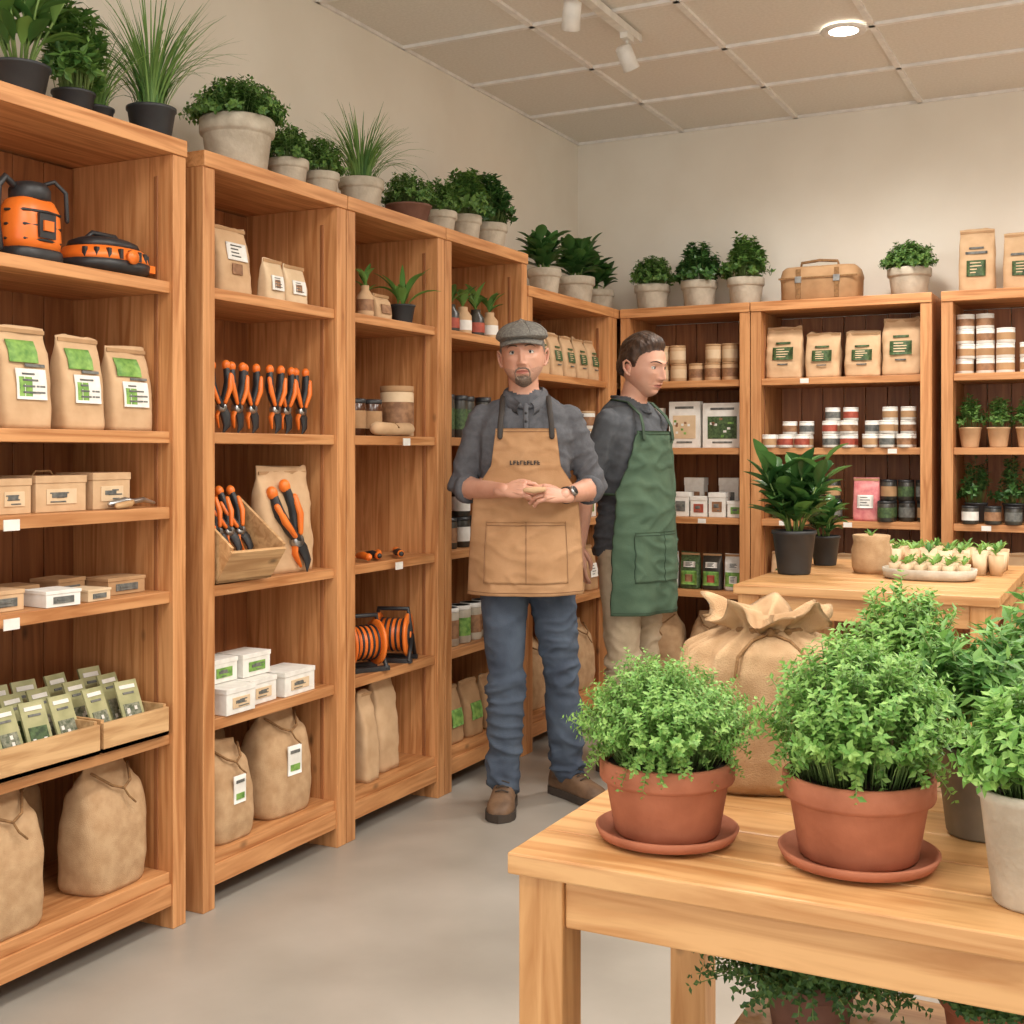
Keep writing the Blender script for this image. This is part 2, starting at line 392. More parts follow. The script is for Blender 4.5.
# ------------------------------------------------------------------ goods
def bagdepth(t,d): return d*itp([(0,.5),(.08,.52),(.45,.47),(.75,.3),(.9,.07),(1,.03)],t)
def kraft_bag(name,loc,rot,w,d,h,m=kraft,labels=(),top=None,crumple=.003):
    b=MB(); rg=[]; so=Vector((R.uniform(0,50),0,0))
    for i in range(21):
        t=i/20; a=w/2*itp([(0,.96),(.1,1.0),(.6,.99),(.9,.96),(1,.97)],t)
        r=[]
        for x,y,z in sup(0,0,t*h,a,bagdepth(t,d),4.5,36):
            q=noise.noise_vector(Vector((x*25,y*25,z*18))+so)*crumple
            cr=(1-abs(noise.noise(Vector((x*14,z*16,3))+so))*3)*crumple*.8
            r.append((x+q.x,y+q.y*.7-(cr if y<0 else 0),max(0,z+(q.z*3 if t>.95 else 0))))
        rg.append(r)
    b.loft(rg,m)
    b.box((0,-bagdepth(.97,d)-.003,h*.955),(w*.94,.003,.010),top or kraft2)
    for x0,x1,z0,z1,lm in labels:
        P=[]
        for i in range(7):
            t=z0+(z1-z0)*i/6
            P.append([((x0+(x1-x0)*j/4)*w,-bagdepth(t,d)*(1-abs((x0+(x1-x0)*j/4)*2)**4.5)**(1/4.5)-.005-crumple*.5,t*h) for j in range(5)])
        b.shell(P,(0,.003,0),lm)
        if lm in (white_p,dkgreen_l) and (z1-z0)>.15:      # printed lines
            for q in range(4):
                t=z0+(z1-z0)*(.2+.2*q); xa=x0+(x1-x0)*.18; xb=xa+(x1-x0)*R.uniform(.3,.62)
                P=[[((xa+(xb-xa)*j/4)*w,-bagdepth(tt,d)*(1-abs((xa+(xb-xa)*j/4)*2)**4.5)**(1/4.5)-.0062-crumple*.5,tt*h) for j in range(5)] for tt in (t,t+.018)]
                b.shell(P,(0,.001,0),grey_l if lm is white_p else kraft_l)
    return b.obj(name,loc,rot)
def sack(name,loc,rot,w,d,h,style='fold',label=False,m=burlap,seed=0):
    b=MB(); rg=[]; N=40 if style!='tied' else 110; K=34 if style!='tied' else 50
    pr=[(0,.86),(.04,.95),(.2,1.0),(.55,.99),(.76,.93),(.86,.80),(.93,.66),(1,.62)] if style=='fold' else [(0,.84),(.05,.95),(.2,1.0),(.5,1.0),(.68,.96),(.79,.84),(.86,.58),(.895,.40),(.93,.44),(.97,.60),(1,.68)]
    pd=[(0,.9),(.2,1.0),(.5,.95),(.75,.72),(.86,.45),(.93,.18),(1,.09)] if style=='fold' else pr
    off=Vector((seed*3.1,seed*1.7,0))
    for i in range(K+1):
        t=i/K; r=[]
        for j,(x,y,z) in enumerate(sup(0,0,0,w/2*itp(pr,t),d/2*itp(pd,t),3.6 if t<.8 and style=='fold' else 2.4,N)):
            q=Vector((x*9,y*9,t*h*7))+off; nv=noise.noise(q)*.07+noise.noise(q*3)*.03
            f=1+nv; zz=t*h
            if style=='tied' and t>.45:
                th=j*2*PI/N; wv=math.sin(th*15+seed)+.7*math.sin(th*9+1.3)+.5*math.sin(th*23)
                f*=1+.075*wv*min(1,(t-.45)*3)
                if t>.88: zz+=.016*(t-.88)/.12*(math.sin(th*5)+.7*math.sin(th*9+2))
            elif t>.85: zz+=noise.noise(Vector((x*12,y*12,seed+5)))*.05*h
            r.append((x*f,y*f,max(zz,0)))
        rg.append(r)
    if style=='tied':
        for s_,zq in ((.85,.985),(.5,.93),(.15,.90)): rg.append([(x*s_,y*s_,z-h*(1-zq)) for x,y,z in rg[K]])
    b.loft(rg,m)
    if style=='tied':
        for dz in (.885,.90):
            b.tube([(w*.215*math.cos(a),d*.215*math.sin(a),h*dz) for a in [2*PI*i/28 for i in range(29)]],.0045,rope,seg=6)
        b.tube([(0,-d*.22,h*.89),(-.03,-d*.33,h*.86),(-.055,-d*.46,h*.78),(-.06,-d*.51,h*.68)],.003,rope,seg=6)
        b.tube([(0,-d*.22,h*.89),(.03,-d*.34,h*.86),(.05,-d*.45,h*.79),(.045,-d*.50,h*.68)],.003,rope,seg=6)
        b.sphere((0,-d*.225,h*.89),.009,rope,10,8)
    else:
        b.tube([(-w*.28,-d*.12,h*.93),(-w*.14,-d*.36,h*.83),(0,-d*.43,h*.79),(w*.14,-d*.38,h*.83),(w*.3,-d*.12,h*.93)],.004,rope,seg=6)
        b.tube([(0,-d*.43,h*.79),(.01,-d*.48,h*.72),(.03,-d*.51,h*.66)],.003,rope,seg=6)
    if label:
        P=[[(-.0+w*(-.12+.26*j/4),-d/2*1.035,h*(.38+.28*i/4)) for j in range(5)] for i in range(5)]
        b.shell(P,(0,.004,0),white_p)
        b.box((w*.01,-d/2*1.045,h*.60),(w*.18,.002,h*.03),grey_l); b.box((w*.01,-d/2*1.045,h*.45),(w*.18,.002,h*.06),green_l)
    return b.obj(name,loc,rot)
def carton(name,loc,rot,w,d,h,m=kraft,label=white_p,lid=True,tab=False):
    b=MB(); b.box((0,0,h/2-.001),(w,d,h-.002),m)
    if lid: b.box((0,0,h*.9),(w+.004,d+.004,h*.2),m)
    b.box((0,-d/2-.0015,h*.42),(w*.6,.002,h*.42),label); b.box((-w*.05,-d/2-.003,h*.45),(w*.3,.002,h*.12),grey_l)
    b.box((w/2+.0015,0,h*.42),(.002,d*.55,h*.4),label)
    for q in range(3): b.box((w*R.uniform(-.1,.1),-d/2-.003,h*(.28+.12*q)),(w*R.uniform(.15,.4),.002,h*.04),grey_l)
    if tab: b.tube([(-w*.2,0,h),(-w*.15,0,h*1.12),(w*.15,0,h*1.12),(w*.2,0,h)],.003,rope,seg=6)
    return b.obj(name,loc,rot,.0015)
def tins(name,loc,rot,cols,r,h,body,label,lid=None,jit=.004):
    b=MB(); labs=label if isinstance(label,(list,tuple)) else [label]
    for x,y,n in cols:
        for i in range(n):
            c=(x+R.uniform(-jit,jit),y+R.uniform(-jit,jit),i*(h+.001)); lb=R.choice(labs)
            b.lathe([(r*.94,0),(r,.003),(r,h*.86),(r*.93,h*.9),(r*.96,h*.91),(r*.96,h*.99),(r*.9,h)],body,c,seg=20)
            b.lathe([(r*1.012,h*.2),(r*1.012,h*.68)],lb,c,seg=20,caps=(False,False))
            if lid: b.lathe([(r*.98,h*.88),(r*1.0,h*.9),(r*1.0,h*1.0),(r*.9,h*1.0)],lid,c,seg=20)
    return b.obj(name,loc,rot)

KL=[(-.38,.18,.64,.86,green_l),(-.30,.30,.28,.58,white_p),(-.26,.0,.31,.50,green_l),(-.1,.3,.60,.63,grey_l),(.08,.26,.34,.36,grey_l),(.08,.26,.4,.42,grey_l)]
KD=[(-.28,.28,.36,.60,dkgreen_l),(-.2,.2,.66,.70,dkgreen_l),(-.14,.14,.26,.285,grey_l)]
GX=-2.44
kraft_bag("kraft_paper_bag",(GX,2.135,1.357),90,.15,.085,.25,labels=KL)
kraft_bag("kraft_paper_bag",(GX,2.315,1.357),90,.14,.085,.24,labels=KL)
kraft_bag("kraft_paper_bag",(GX,2.485,1.357),90,.15,.085,.225,labels=KL)
for yy in (1.55,1.72,1.9): kraft_bag("kraft_paper_bag",(GX,yy,1.357),90,.15,.09,.24,labels=KL)
b=MB()
b.loft([sup(0,0,z,a,c,3,28) for z,a,c in ((0,.07,.055),(.01,.078,.06),(.03,.078,.06),(.035,.074,.056))],black)
b.loft([sup(0,0,z,a,c,2.8,28) for z,a,c in ((.032,.072,.055),(.06,.076,.058),(.13,.072,.055),(.155,.058,.045),(.165,.04,.035))],orange)
b.lathe([(.045,.155),(.05,.16),(.05,.185),(.04,.2),(.02,.205)],black,seg=24)
for z in (.055,.09,.125): b.tube([(-.074,-.0,z),(-.055,-.045,z),(0,-.060,z),(.055,-.045,z),(.074,0,z)],.004,black,6)
b.box((0,-.058,.09),(.05,.012,.06),black); b.box((.0,-.066,.09),(.03,.006,.025),orange)
b.tube([(-.05,0,.19),(-.075,0,.205),(-.095,0,.18),(-.1,0,.1),(-.09,0,.03)],.009,black)
b.tube([(.03,0,.2),(.06,-.02,.215),(.088,-.03,.19),(.092,-.03,.12)],.006,black)
b.obj("pressure_sprayer",(GX-.02,2.185,1.766),90)
b=MB()
b.loft([sup(0,0,z,a,c,2.4,32) for z,a,c in ((0,.10,.085),(.015,.122,.10),(.035,.125,.102))],black)
b.loft([sup(0,0,z,a,c,2.4,32) for z,a,c in ((.035,.123,.10),(.05,.118,.096),(.07,.105,.088))],orange)
b.loft([sup(0,0,z,a,c,2.4,32) for z,a,c in ((.07,.10,.08),(.088,.092,.074),(.098,.07,.055),(.1,.02,.02))],black)
b.tube([(-.06,-.0,.095),(-.04,0,.112),(.04,0,.112),(.06,0,.095)],.007,black); b.lathe([(.018,0),(.018,.01)],orange,M=Matrix.Translation((.0,-.1,.045))@Matrix.Rotation(PI/2,4,'X'))
b.box((.1,-.05,.03),(.05,.03,.02),orange)
for i in range(9):
    a=-PI*.85+i*PI*.7/8; b.box((.121*math.cos(a),.098*math.sin(a),.05),(.01,.01,.026),black)
b.obj("garden_hose_reel",(GX-.02,2.43,1.766),90)
for yy,w,h in ((2.09,.10,.085),(2.235,.16,.09),(2.405,.13,.095)):
    carton("kraft_carton",(GX-.03,yy,1.151),90,w,.13,h,kraft,label=kraft_l,tab=yy==2.235)
for yy in (1.6,1.85): carton("kraft_carton",(GX-.03,yy,1.151),90,.17,.13,.09,kraft)
b=MB()
b.tube([(-.08,0,.012),(-.03,0,.02),(.0,0,.016),(.05,.01,.02),(.085,.005,.01)],[.008,.01,.008,.007,.004],metal); b.tube([(-.08,-.025,.008),(-.03,-.02,.012),(.0,0,.016)],[.008,.009,.006],crate_w)
b.obj("hand_trowel",(GX+.055,2.46,1.152),90)
for yy,w,h,m,xx in ((2.06,.10,.05,kraft,.0),(2.17,.13,.045,kraft2,-.09),(2.2,.10,.04,white_p,.04),(2.34,.1,.05,kraft2,-.09),(2.47,.13,.045,kraft2,-.02),(1.8,.15,.05,kraft,0),(2.32,.08,.03,kraft_l,.03)):
    carton("small_tool_box",(GX+xx,yy,.921),90+R.uniform(-8,8),w,.09,h,m,label=grey_l)
def tray(w,d,h):
    b=MB(); t=.01
    b.box((0,0,.005),(w,d,.01),crate_w)
    for sy in (-1,1): b.box((0,sy*(d/2-t/2),h/2),(w,t,h),crate_w)
    for sx in (-1,1): b.box((sx*(w/2-t/2),0,h*.55),(t,d-2*t,h*1.1),crate_w)
    return b
def packet(b,x,y,z,w,h,tilt,lm=green_l,yaw=0):
    M=Matrix.Translation((x,y,z))@Matrix.Rotation(yaw,4,'Z')@Matrix.Rotation(-tilt,4,'X')
    b.box((0,0,h/2),(w,.006,h),pk_m,M); b.box((0,-.0042,h*.88),(w*.7,.002,h*.07),white_p,M); b.box((0,-.0042,h*.76),(w*.5,.002,h*.04),grey_l,M)
    b.box((0,-.0042,h*.35),(w*.72,.002,h*.42),lm,M)
    for i in range(5): b.box((R.uniform(-.25,.25)*w,-.0056,h*(.2+.3*R.random())),(w*.12,.001,h*.07),white_p,M)
pk_m=mat("seed_packet_paper",(176,172,128),(150,150,106),.6,scale=20)
pk_n=mat("seed_packet_photo",(150,150,130),(74,84,62),.6,scale=90)
for yc,wd in ((2.13,.34),(2.43,.235),(1.75,.36)):
    b=tray(wd,.2,.075); n=int(wd/.083)
    for row in range(3):
        for i in range(n):
            packet(b,-wd/2+wd*(i+.5)/n+R.uniform(-.005,.005),-.05+row*.06,.012,.072,.145+row*.014,.4,R.choice((pk_n,pk_n,dkgreen_l)),R.uniform(-.12,.12))
    b.obj("seed_packet_tray",(GX,yc,.536),90)
sack("burlap_sack",(GX-.0,2.06,.156),88,.22,.16,.34,'fold',seed=1)
sack("burlap_sack",(GX-.01,2.42,.156),94,.235,.16,.33,'fold',seed=2)
sack("burlap_sack",(GX-.19,2.25,.156),90,.21,.12,.33,'fold',seed=3)
sack("burlap_sack",(GX-.0,1.7,.156),92,.25,.17,.33,'fold',seed=9)
# -- second unit
kraft_bag("kraft_paper_bag",(GX-.03,2.945,1.771),90,.15,.08,.215,labels=[(-.3,.3,.5,.75,white_p),(-.2,.1,.3,.45,brown_l)])
kraft_bag("small_kraft_pouch",(GX+.02,3.09,1.771),90,.095,.05,.13,kraft_l,labels=[(-.3,.3,.25,.6,white_p),(-.2,.1,.3,.5,brown_l)])
kraft_bag("small_kraft_pouch",(GX+.02,3.2,1.771),90,.11,.05,.125,kraft_l,labels=[(-.3,.3,.25,.6,white_p),(-.2,.1,.3,.5,brown_l)])
def shears(b,M):
    for sg in (-1,1):
        b.tube([(0,sg*.004,.08),(sg*.015,sg*.004,.11),(sg*.026,sg*.003,.15),(sg*.022,0,.19)],[.012,.0145,.016,.012],black,M=M,flat=.8)
        b.tube([(sg*.010,-.012,.09),(sg*.026,-.014,.13),(sg*.031,-.010,.17)],[.006,.0085,.007],orange,M=M)
        b.sphere((sg*.022,0,.2),(.0135,.013,.016),orange,12,8,M)
    b.lathe([(.014,-.012),(.015,0),(.014,.012)],metal,M=M@Matrix.Translation((0,0,.075))@Matrix.Rotation(PI/2,4,'X'),seg=14)
    b.tube([(0,0,.08),(.012,0,.05),(.014,0,.02),(.002,0,.0)],[.014,.016,.012,.003],black,M=M,flat=.45)
    b.tube([(0,.003,.08),(-.015,.003,.05),(-.010,.003,.018)],[.012,.011,.005],orange,M=M,flat=.5)
for i in range(6):
    b=MB(); shears(b,Matrix.Rotation(R.uniform(-.06,.06),4,'Y')); b.obj("pruning_shears",(GX+R.uniform(-.01,.02),2.875+i*.079,1.358),90+R.uniform(-35,-5))
b=tray(.22,.26,.11)
for i in range(4):
    shears(b,Matrix.Translation((-.07+i*.046,-.05,.03))@Matrix.Rotation(-.3,4,'Y')@Matrix.Rotation(-.95,4,'X'))
b.xf(Matrix.Translation((0,-.12,.004))@Matrix.Rotation(.62,4,'X')@Matrix.Translation((0,.13,0)))
b.box((-.08,.06,.06),(.02,.1,.12),crate_w); b.box((.08,.06,.06),(.02,.1,.12),crate_w)
b.obj("tilted_tool_crate",(GX-.02,2.875,.919),84)
kraft_bag("kraft_paper_bag",(GX+.0,3.165,.919),86,.235,.1,.33,crumple=.006)
b=MB(); shears(b,Matrix.Rotation(-.35,4,'Y')@Matrix.Rotation(-.12,4,'X')@Matrix.Scale(1.4,4)); b.obj("pruning_shears",(GX+.075,3.20,.921),86)
for yy,z,w,xx in ((2.86,.536,.13,.03),(3.0,.536,.13,.0),(3.17,.536,.16,.01),(2.88,.614,.12,-.04),(3.02,.614,.13,-.03)):
    if z<.6: carton("white_carton",(GX+xx,yy,z),90+R.uniform(-3,3),w,.12,.076,white_p,label=kraft_l)
    else: carton("white_carton",(GX+xx,yy,z),90,w,.1,.07,white_p,label=green_l)
sack("burlap_sack",(GX+.0,2.87,.156),90,.2,.15,.29,'fold',True,seed=4)
sack("burlap_sack",(GX-.02,3.16,.156),86,.24,.16,.33,'fold',True,seed=5)
sack("burlap_sack",(GX-.19,3.0,.156),90,.2,.12,.33,'fold',seed=6)
# -- third unit
def sprout(b,c,z,n,H,W=.02,lm=lf_mint):
    k=b.mi(lm)
    for i in range(n):
        a=R.uniform(0,2*PI); dr=Vector((math.cos(a),math.sin(a),0))
        strip(b,k,Vector((c[0],c[1],z+R.uniform(0,.3)*H)),dr,H*R.uniform(.6,1),W,R.uniform(.3,1.2),R.uniform(.8,1.4),prof=lambda t:.15+math.sin(PI*min(1,t**.9))*.9)
b=MB(); b.lathe([(.028,0),(.030,.01),(.030,.07),(.014,.095),(.014,.11)],kraft,seg=18); b.lathe([(.0305,.02),(.0305,.06)],brown_l,seg=18,caps=(False,False)); sprout(b,(0,0),.105,8,.09); b.obj("seedling_bottle",(GX+.03,3.60,1.771),90)
kraft_bag("small_kraft_pouch",(GX+.02,3.71,1.771),90,.1,.05,.09,labels=[(-.3,.3,.25,.6,brown_l)])
b=MB(); b.lathe([(.022,0),(.025,.09)],kraft,seg=14); sprout(b,(0,0),.09,6,.07); b.obj("seedling_cup",(GX-.06,3.74,1.771),90)
plant("potted_seedling",(GX+.02,3.86,1.771),'plain',.048,.07,blackpot,'broad',.1,.14,14,W=.03,lm=lf_mint)
tins("amber_jar",(GX-.02,3.65,1.357),90,[(-.04,0,1),(.045,-.01,1)],.04,.13,glassb,kraft2,black)
tins("storage_jar",(GX,3.86,1.357),90,[(0,0,1)],.062,.185,kraft_l,[brown_l],kraft2)
b=MB(); b.tube([(-.11,0,.026),(0,0,.024),(.10,0,.026)],[.024,.022,.024],kraft,14); b.tube([(0,-.024,.03),(0,0,.05),(0,.024,.03)],.003,rope,5)
b.obj("paper_roll",(GX+.07,3.72,1.357),90)
b=MB()
for i in range(6):
    M=Matrix.Translation((-.17+i*.062,R.uniform(-.03,.03),.018))@Matrix.Rotation(R.uniform(-1.0,-.4),4,'Z')
    b.tube([(0,-.06,0),(0,-.02,.003),(0,.02,0)],[.011,.014,.011],orange if i%2 else black,M=M); b.tube([(0,.02,0),(0,.09,-.004)],[.009,.004],metal,M=M,flat=.4)
    b.sphere((0,-.055,.0),.013,orange,10,8,M)
b.obj("hand_tools",(GX+.02,3.70,.919),90)
def reel():
    b=MB(); RM=Matrix.Rotation(PI/2,4,'Y')
    for x in (-.055,.055):
        b.lathe([(.045,-.006),(.078,-.006),(.081,0),(.078,.006),(.045,.006)],orange,M=Matrix.Translation((x,0,.095))@RM,seg=30)
        b.lathe([(.045,-.008),(.045,.008)],black,M=Matrix.Translation((x*1.02,0,.095))@RM,seg=24)
        b.lathe([(.015,-.012),(.015,.012)],orange,M=Matrix.Translation((x*1.02,0,.095))@RM,seg=16)
        b.tube([(x*1.25,-.055,.01),(x*1.25,0,.095),(x*1.25,.055,.01)],.008,black)
    b.lathe([(.058,-.05),(.058,.05)],orange,M=Matrix.Translation((0,0,.095))@RM,seg=26)
    for i in range(5): b.lathe([(.06,-.004),(.063,0),(.06,.004)],black,M=Matrix.Translation((-.04+i*.02,0,.095))@RM,seg=26)
    b.box((0,-.05,.008),(.16,.02,.016),black); b.box((0,.05,.008),(.16,.02,.016),black)
    b.tube([(-.065,0,.11),(-.055,0,.19),(.055,0,.19),(.065,0,.11)],.009,black)
    return b
reel().obj("hose_reel",(GX+.01,3.61,.536),60); reel().obj("hose_reel",(GX-.0,3.83,.536),20)
for yy,xx,h,w in ((3.6,.02,.31,.09),(3.655,-.09,.33,.1),(3.76,-.01,.35,.14),(3.89,-.12,.33,.12)): kraft_bag("tall_kraft_sack",(GX+xx,yy,.156),90,w,.09,h,kraft,crumple=.005)
# -- fourth unit
for i,yy in enumerate((4.25,4.35,4.46,4.58)):
    b=MB(); b.lathe([(.034,0),(.036,.01),(.036,.08),(.02,.1),(.02,.115)],dark if i%2==0 else kraft,seg=18); b.lathe([(.037,.02),(.037,.06)],white_p if i%2 else red_l,seg=18,caps=(False,False)); sprout(b,(0,0),.11,9,.11,.03,lf_box); b.obj("seedling_jar",(GX,yy,1.771),90)
tins("dark_bottle",(GX,4.32,1.357),90,[(-.1,0,1),(0,0,1),(.1,.02,1),(.2,0,1)],.034,.17,dark,[dkgreen_l,grey_l],black)
tins("dark_jar",(GX,4.32,.919),90,[(-.1,0,1),(0,0,2),(.1,0,1),(.2,0,1)],.042,.12,dark,[white_p,brown_l],black)
tins("glass_jar",(GX,4.32,.536),90,[(-.1,0,1),(0,0,1),(.1,0,1),(.2,0,1)],.045,.15,concrete,[green_l,brown_l],white_p)
for yy in (4.22,4.38,4.55): kraft_bag("kraft_paper_bag",(GX,yy,.156),90,.14,.1,.22,kraft2,[(-.3,.3,.3,.6,green_l)])
# -- fifth unit
for i in range(6): kraft_bag("kraft_paper_bag",(GX,4.9+i*.145,1.651),90,.125,.08,.2,kraft,KD)
tins("paint_tin",(GX,5.25,1.321),90,[(-.34+i*.1,0,1+i%2) for i in range(8)],.042,.09,white_p,[brown_l,red_l,dkgreen_l],kraft)
for i in range(5): carton("kraft_carton",(GX-.03,4.92+i*.165,.981),90,.14,.12,.12,kraft if i%2 else white_p,label=green_l)
for i in range(5): kraft_bag("kraft_paper_bag",(GX,4.92+i*.165,.621),90,.14,.1,.22,kraft2,[(-.3,.3,.3,.6,white_p)])
for i in range(3): sack("burlap_sack",(GX-.03,4.97+i*.27,.151),90,.24,.17,.33,'fold',seed=20+i)
# -- back wall units
GY=5.88
tins("kraft_canister",(-1.98,GY,1.651),0,[(-.26,0,1),(-.17,.0,2),(-.08,0,2),(0.01,.02,1),(.1,0,2),(.19,0,2)],.04,.09,kraft,[brown_l,kraft_l],kraft2)
def book(name,loc,w,h,d,cov,art):
    b=MB(); b.box((0,0,h/2),(w,d,h),cov); b.box((0,-d/2-.001,h*.45),(w*.74,.002,h*.5),art); b.box((0,-d/2-.001,h*.12),(w*.5,.002,h*.04),grey_l); b.box((0,-d/2-.001,h*.87),(w*.6,.002,h*.05),grey_l)
    for i in range(10): b.box((R.uniform(-.3,.3)*w,-d/2-.0025,h*R.uniform(.25,.65)),(w*.08,.001,h*.05),R.choice((white_p,brown_l,green_l)))
    return b.obj(name,loc,0,.001)
book("boxed_seed_kit",(-2.2,GY,1.321),.13,.2,.04,white_p,pk_n)
book("boxed_seed_kit",(-2.02,GY,1.321),.16,.23,.05,white_p,kraft_l)
book("boxed_seed_kit",(-1.825,GY,1.321),.2,.22,.05,white_p,dkgreen_l)
for i in range(6):
    carton("white_carton",(-2.22+i*.094,GY-.01,.981),0,.084,.08,R.choice((.08,.1,.12)),white_p,label=(brown_l,green_l,grey_l,red_l)[i%4])
for i in range(3): carton("white_carton",(-2.18+i*.18,GY+.1,.981),0,.10,.07,.19,white_p,label=(green_l,brown_l,grey_l)[i%3])
for i in range(5): kraft_bag("seed_pouch",(-2.22+i*.113,GY,.621),0,.1,.06,.18,(dark,white_p,dkgreen_l)[i%3],[(-.4,.4,.12,.5,green_l),(-.2,.2,.2,.4,(red_l,white_p,brown_l)[i%3]),(-.3,.3,.6,.75,white_p)])
for i in range(2): sack("burlap_sack",(-2.15+i*.27,GY+.02,.151),0,.24,.18,.36,'fold',seed=30+i)
for x,w,h in ((-1.52,.175,.25),(-1.335,.165,.215),(-1.15,.165,.21),(-.975,.175,.265)): kraft_bag("kraft_paper_bag",(x,GY,1.651),0,w,.09,h,kraft,KD,crumple=.006)
tins("stacked_tins",(-1.25,GY,1.321),0,[(-.33,0,1),(-.25,.0,2),(-.17,0,2),(-.25,-.072,1),(-.17,-.072,1),(-.33,-.072,1),(-.04,0,3),(.04,0,3),(-.04,-.072,2),(.04,-.072,2),(.14,0,2),(.22,0,3),(.3,0,3),(.14,-.072,1),(.22,-.072,2),(.3,-.072,1)],.035,.062,white_p,[brown_l,red_l,kraft2,grey_l],white_p)
tins("dark_tins",(-1.25,GY,.981),0,[(-.12,0,2),(-.04,0,2),(-.12,-.075,1),(.215,0,2),(.295,0,2),(.375,0,2),(.215,-.075,1)],.037,.095,dark,[kraft2,grey_l,dkgreen_l],black)
kraft_bag("pink_fertiliser_pouch",(-1.13,GY-.03,.981),0,.12,.07,.2,pink_l,[(-.3,.3,.3,.6,white_p)])
plant("potted_seedling",(-1.5,GY,.981),'plain',.05,.07,concrete,'broad',.1,.12,14,W=.03,lm=lf_box)
for i in range(5): kraft_bag("kraft_paper_bag",(-1.52+i*.15,GY,.621),0,.13,.08,.2,kraft,KD)
tins("stacked_tins",(-.6,GY,1.651),0,[(-.1,0,4),(-.015,0,4),(.07,0,3),(.17,0,2),(.27,0,2)],.039,.066,white_p,[kraft2,brown_l],white_p)
for i,x in enumerate((-.68,-.56,-.44,-.3,-.15)): plant("potted_herb",(x,GY,1.321),'plain',.05,.09,kraft,'herb',.065,.13,40,6,.028,.016,lf_box)
for i,x in enumerate((-.66,-.5,-.3)): plant("potted_herb",(x,GY+.05,.981),'plain',.05,.09,blackpot,'herb',.08,.2,40,7,.03,.016,lf_dark)
tins("dark_jar",(-.55,GY-.07,.981),0,[(-.12,0,1),(-.03,0,1),(.06,0,1),(.15,0,1)],.036,.08,dark,[brown_l,white_p,grey_l],black)
for i in range(4): kraft_bag("kraft_paper_bag",(-.64+i*.17,GY,.621),0,.15,.09,.23,kraft,KD)
for i in range(4): kraft_bag("kraft_paper_bag",(.3+i*.19,GY,1.321),0,.16,.09,.24,kraft,KD)
b=MB()
b.loft([sup(0,0,z,a,c,5,32) for z,a,c in ((0,.17,.085),(.01,.185,.095),(.10,.188,.095),(.105,.19,.098),(.115,.19,.098),(.15,.18,.09),(.165,.165,.075))],kraft2)
for x in (-.09,.09):
    b.box((x,-.099,.08),(.022,.004,.14),rope); b.box((x,-.102,.1),(.03,.005,.03),metal)
b.tube([(-.09,-.04,.16),(-.085,-.05,.185),(0,-.055,.192),(.085,-.05,.185),(.09,-.04,.16)],.007,rope)
b.box((0,-.097,.108),(.37,.006,.008),rope)
b.obj("storage_case",(-1.355,5.93,T2))
kraft_bag("kraft_paper_bag",(-.655,5.93,T2),0,.155,.09,.29,kraft,[(-.26,.26,.25,.5,dkgreen_l),(-.3,.3,.60,.64,grey_l),(-.2,.2,.68,.71,grey_l)])
kraft_bag("kraft_paper_bag",(-.46,5.93,T2),0,.17,.09,.26,kraft,[(-.26,.26,.25,.5,dkgreen_l),(-.3,.3,.60,.64,grey_l)])
b=MB()
for yy,z in ((2.02,1.15),(2.02,.92),(3.75,1.356),(3.7,.918)):
    b.box((-2.333,yy,z-.02),(.003,.045,.026),white_p)
for x,z in ((-1.5,.98),(-1.2,.98),(-1.0,1.32),(-1.9,.98),(-.6,.98),(-1.4,1.65)):
    b.box((x,5.7665,z-.016),(.04,.003,.022),white_p)
b.obj("shelf_price_tags")

# ------------------------------------------------------------------ tables
def table(name,x0,x1,y0,y1,H,leg,apr,th=.03,ins=.012):
    b=MB(); n=max(4,round((y1-y0)/.12)); w=(y1-y0)/n
    for i in range(n): b.box(((x0+x1)/2,y0+w*(i+.5),H-th/2),(x1-x0,w-.0012,th),tab_x)
    for x in (x0+ins+leg/2,x1-ins-leg/2):
        for y in (y0+ins+leg/2,y1-ins-leg/2): b.box((x,y,(H-th)/2),(leg,leg,H-th),tab_z)
    for y in (y0+ins+.02,y1-ins-.02): b.box(((x0+x1)/2,y,H-th-apr/2),(x1-x0-2*ins-2*leg,.022,apr),tab_x)
    for x in (x0+ins+.02,x1-ins-.02): b.box((x,(y0+y1)/2,H-th-apr/2),(.022,y1-y0-2*ins-2*leg,apr),tab_x)
    return b.obj(name,(0,0,0),0,.003)
table("pine_display_table",-.775,.72,1.505,2.21,.75,.066,.068)
table("pine_workbench",-1.15,-.36,3.8,4.9,.88,.07,.07)
b=MB(); b.box((0,0,0),(1.2,.5,.024),tab_x)
for x in (-.56,.56):
    for y in (-.21,.21): b.box((x,y,-.194),(.045,.045,.364),tab_z)
b.obj("low_plant_stand",(.03,1.86,.388),0,.003)

